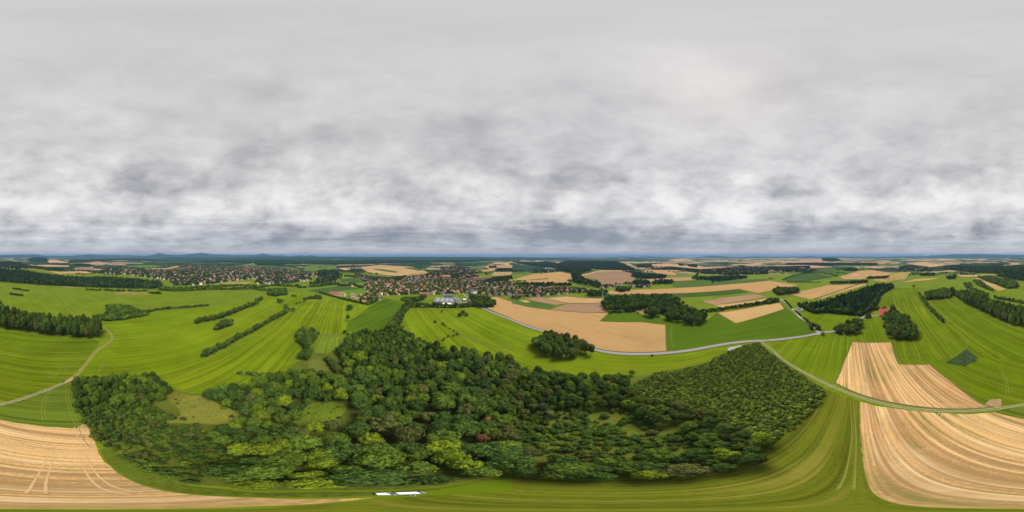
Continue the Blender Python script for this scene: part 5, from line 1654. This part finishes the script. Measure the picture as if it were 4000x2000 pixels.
# person beside the white car, looking down at what they hold in both hands
px_, py_ = WP(('S', 1613, 1936), 1.2)
bone = {'pelvis': (0, 0, .95), 'waist': (0, .01, 1.10), 'chest': (0, .0, 1.30), 'neck': (0, .0, 1.47), 'neck2': (0, .025, 1.55), 'head': (0, .045, 1.66), 'crown': (0, .03, 1.74)}
edges = [('pelvis', 'waist'), ('waist', 'chest'), ('chest', 'neck'), ('neck', 'neck2'), ('neck2', 'head'), ('head', 'crown')]
rad_of = {'pelvis': (.155, .11), 'waist': (.14, .10), 'chest': (.17, .115), 'neck': (.075, .07), 'neck2': (.058, .06), 'head': (.078, .098), 'crown': (.06, .075)}
for s, q in ((-1, 'l'), (1, 'r')):
    bone.update({f'sh{q}': (s * .19, 0, 1.42), f'el{q}': (s * .25, -.02, 1.14), f'wr{q}': (s * .11, .22, 1.13), f'pa{q}': (s * .07, .29, 1.14),
                 f'hi{q}': (s * .09, 0, .90), f'kn{q}': (s * .11, .02, .49), f'an{q}': (s * .12, -.02, .08), f'to{q}': (s * .14, .15, .035)})
    rad_of.update({f'sh{q}': (.062, .062), f'el{q}': (.043, .043), f'wr{q}': (.028, .025), f'pa{q}': (.038, .02), f'hi{q}': (.095, .1), f'kn{q}': (.058, .06), f'an{q}': (.042, .045), f'to{q}': (.04, .03)})
    edges += [('chest', f'sh{q}'), (f'sh{q}', f'el{q}'), (f'el{q}', f'wr{q}'), (f'wr{q}', f'pa{q}'), ('pelvis', f'hi{q}'), (f'hi{q}', f'kn{q}'), (f'kn{q}', f'an{q}'), (f'an{q}', f'to{q}')]
    for k in range(4):
        bx_, ln_ = (s * (.095 - .017 * k)), (.030, .036, .034, .027)[k]
        bone.update({f'f{k}a{q}': (bx_, .315, 1.145), f'f{k}b{q}': (bx_ - s * .004, .325 + ln_, 1.135), f'f{k}c{q}': (bx_ - s * .008, .325 + ln_ * 1.5, 1.115)})
        rad_of.update({f'f{k}a{q}': (.009, .009), f'f{k}b{q}': (.008, .008), f'f{k}c{q}': (.007, .007)})
        edges += [(f'pa{q}', f'f{k}a{q}'), (f'f{k}a{q}', f'f{k}b{q}'), (f'f{k}b{q}', f'f{k}c{q}')]
    bone.update({f'ta{q}': (s * .035, .285, 1.16), f'tb{q}': (s * .02, .315, 1.175)})
    rad_of.update({f'ta{q}': (.011, .011), f'tb{q}': (.009, .009)})
    edges += [(f'pa{q}', f'ta{q}'), (f'ta{q}', f'tb{q}')]
keys = list(bone)
me = bpy.data.meshes.new('person')
me.from_pydata([bone[k] for k in keys], [(keys.index(a), keys.index(b)) for a, b in edges], [])
tmp = bpy.data.objects.new('person_rig', me)
COL.objects.link(tmp)
sk = tmp.modifiers.new('skin', 'SKIN')
for k, v in zip(keys, me.skin_vertices[0].data):
    v.radius = rad_of[k]
me.skin_vertices[0].data[0].use_root = True
tmp.modifiers.new('smooth', 'SUBSURF').levels = 2
dg = bpy.context.evaluated_depsgraph_get()
body = bpy.data.meshes.new_from_object(tmp.evaluated_get(dg))
bpy.data.objects.remove(tmp)
M_SKIN = plain('skin', (.50, .30, .22), .6, .3, .05)
M_TOP = plain('pale_pink_top', (.62, .47, .44), .9, .2, .06)
M_TROUSERS = plain('dark_trousers', (.035, .035, .055), .9, .2, .1)
M_HAIR = plain('dark_hair', (.03, .018, .014), .7, .3, .2)
body.materials.clear()
for m_ in (M_SKIN, M_TOP, M_TROUSERS):
    body.materials.append(m_)
for f in body.polygons:
    c = f.center
    f.use_smooth = True
    f.material_index = 2 if c.z < .98 and c.y < .2 else (1 if c.z < 1.50 and c.y < .20 else 0)
body.name = 'person'
t = mk('person', body, None, (px_, py_, .02))
t.rotation_euler = (0, 0, math.atan2(-px_, -py_) * -1)
tag(t, 'person in pale pink top and dark trousers standing beside the white car', 'person')
bm = bmesh.new()
bmesh.ops.create_uvsphere(bm, u_segments=16, v_segments=10, radius=1)
bmesh.ops.delete(bm, geom=[v for v in bm.verts if v.co.z < -.25 or (v.co.y > .55 and v.co.z < .35)], context='VERTS')
hm = bpy.data.meshes.new('hair')
bm.to_mesh(hm)
bm.free()
hm.materials.append(M_HAIR)
hr = mk('hair', hm, t, (0, .03, 1.69))
hr.scale = (.105, .125, .115)
for s in (-1, 1):
    mk('eye', MB().box(s * .032, .138, 1.665, .02, .012, .01).mesh('eye', M_HAIR), t)
    mk('ear', MB().box(s * .085, .04, 1.65, .02, .04, .06).mesh('ear', M_SKIN), t)
mk('nose', MB().face([(-.014, .135, 1.63), (.014, .135, 1.63), (0, .158, 1.632), (0, .135, 1.67)]).mesh('nose', M_SKIN), t)
t2 = mk('remote_control', MB().box(0, 0, 0, .2, .1, .045).mesh('remote_control', plain('grey_plastic', (.2, .2, .21), .5, .4)), None)
q = Matrix.Rotation(t.rotation_euler.z, 4, 'Z') @ Vector((0, .335, 1.15))
t2.location, t2.rotation_euler = (px_ + q.x, py_ + q.y, q.z + .02), (0, 0, t.rotation_euler.z)
tag(t2, 'grey remote control held by the person beside the white car', 'remote control')

# ---------------------------------------------------------------- steam plume on the horizon
a = (3613 / 4000 - .5) * 2 * math.pi
V, F = [], []
for k in range(26):
    u = k / 25
    c = np.array([11500 * math.sin(a) - 60 * u * u * 5, 11500 * math.cos(a), 70 + 150 * u]) + np.array([rnd.gauss(0, 25), rnd.gauss(0, 25), rnd.gauss(0, 8)])
    b = len(V)
    V += list(c + ICO_V * rnd.uniform(22, 40))
    F += [tuple(f + b) for f in ICO_F]
tag(mk('steam', pm('steam', V, F, plain('white_steam', (.8, .8, .8), 1, 0, .03, .01), smooth=True)), 'white steam plume rising at the far horizon', 'steam', None, 'stuff')

# ---------------------------------------------------------------- haze: an even box of air round everything
m_h = bpy.data.materials.new('air')
m_h.use_nodes = True
n = NT(m_h.node_tree)
pv = n.n('ShaderNodeVolumePrincipled')
pv.inputs['Color'].default_value = (.19, .36, .62, 1)
pv.inputs['Density'].default_value = 6.5e-5
pv.inputs['Anisotropy'].default_value = 0.0
o_ = n.n('ShaderNodeOutputMaterial')
n.put(o_.inputs[1], pv.outputs[0])
hb = mk('haze', MB().box(0, 0, 195, 92000, 92000, 470).mesh('haze', m_h))
tag(hb, None, None, None, 'stuff')
hb['label'] = 'thin blue haze over the far countryside'
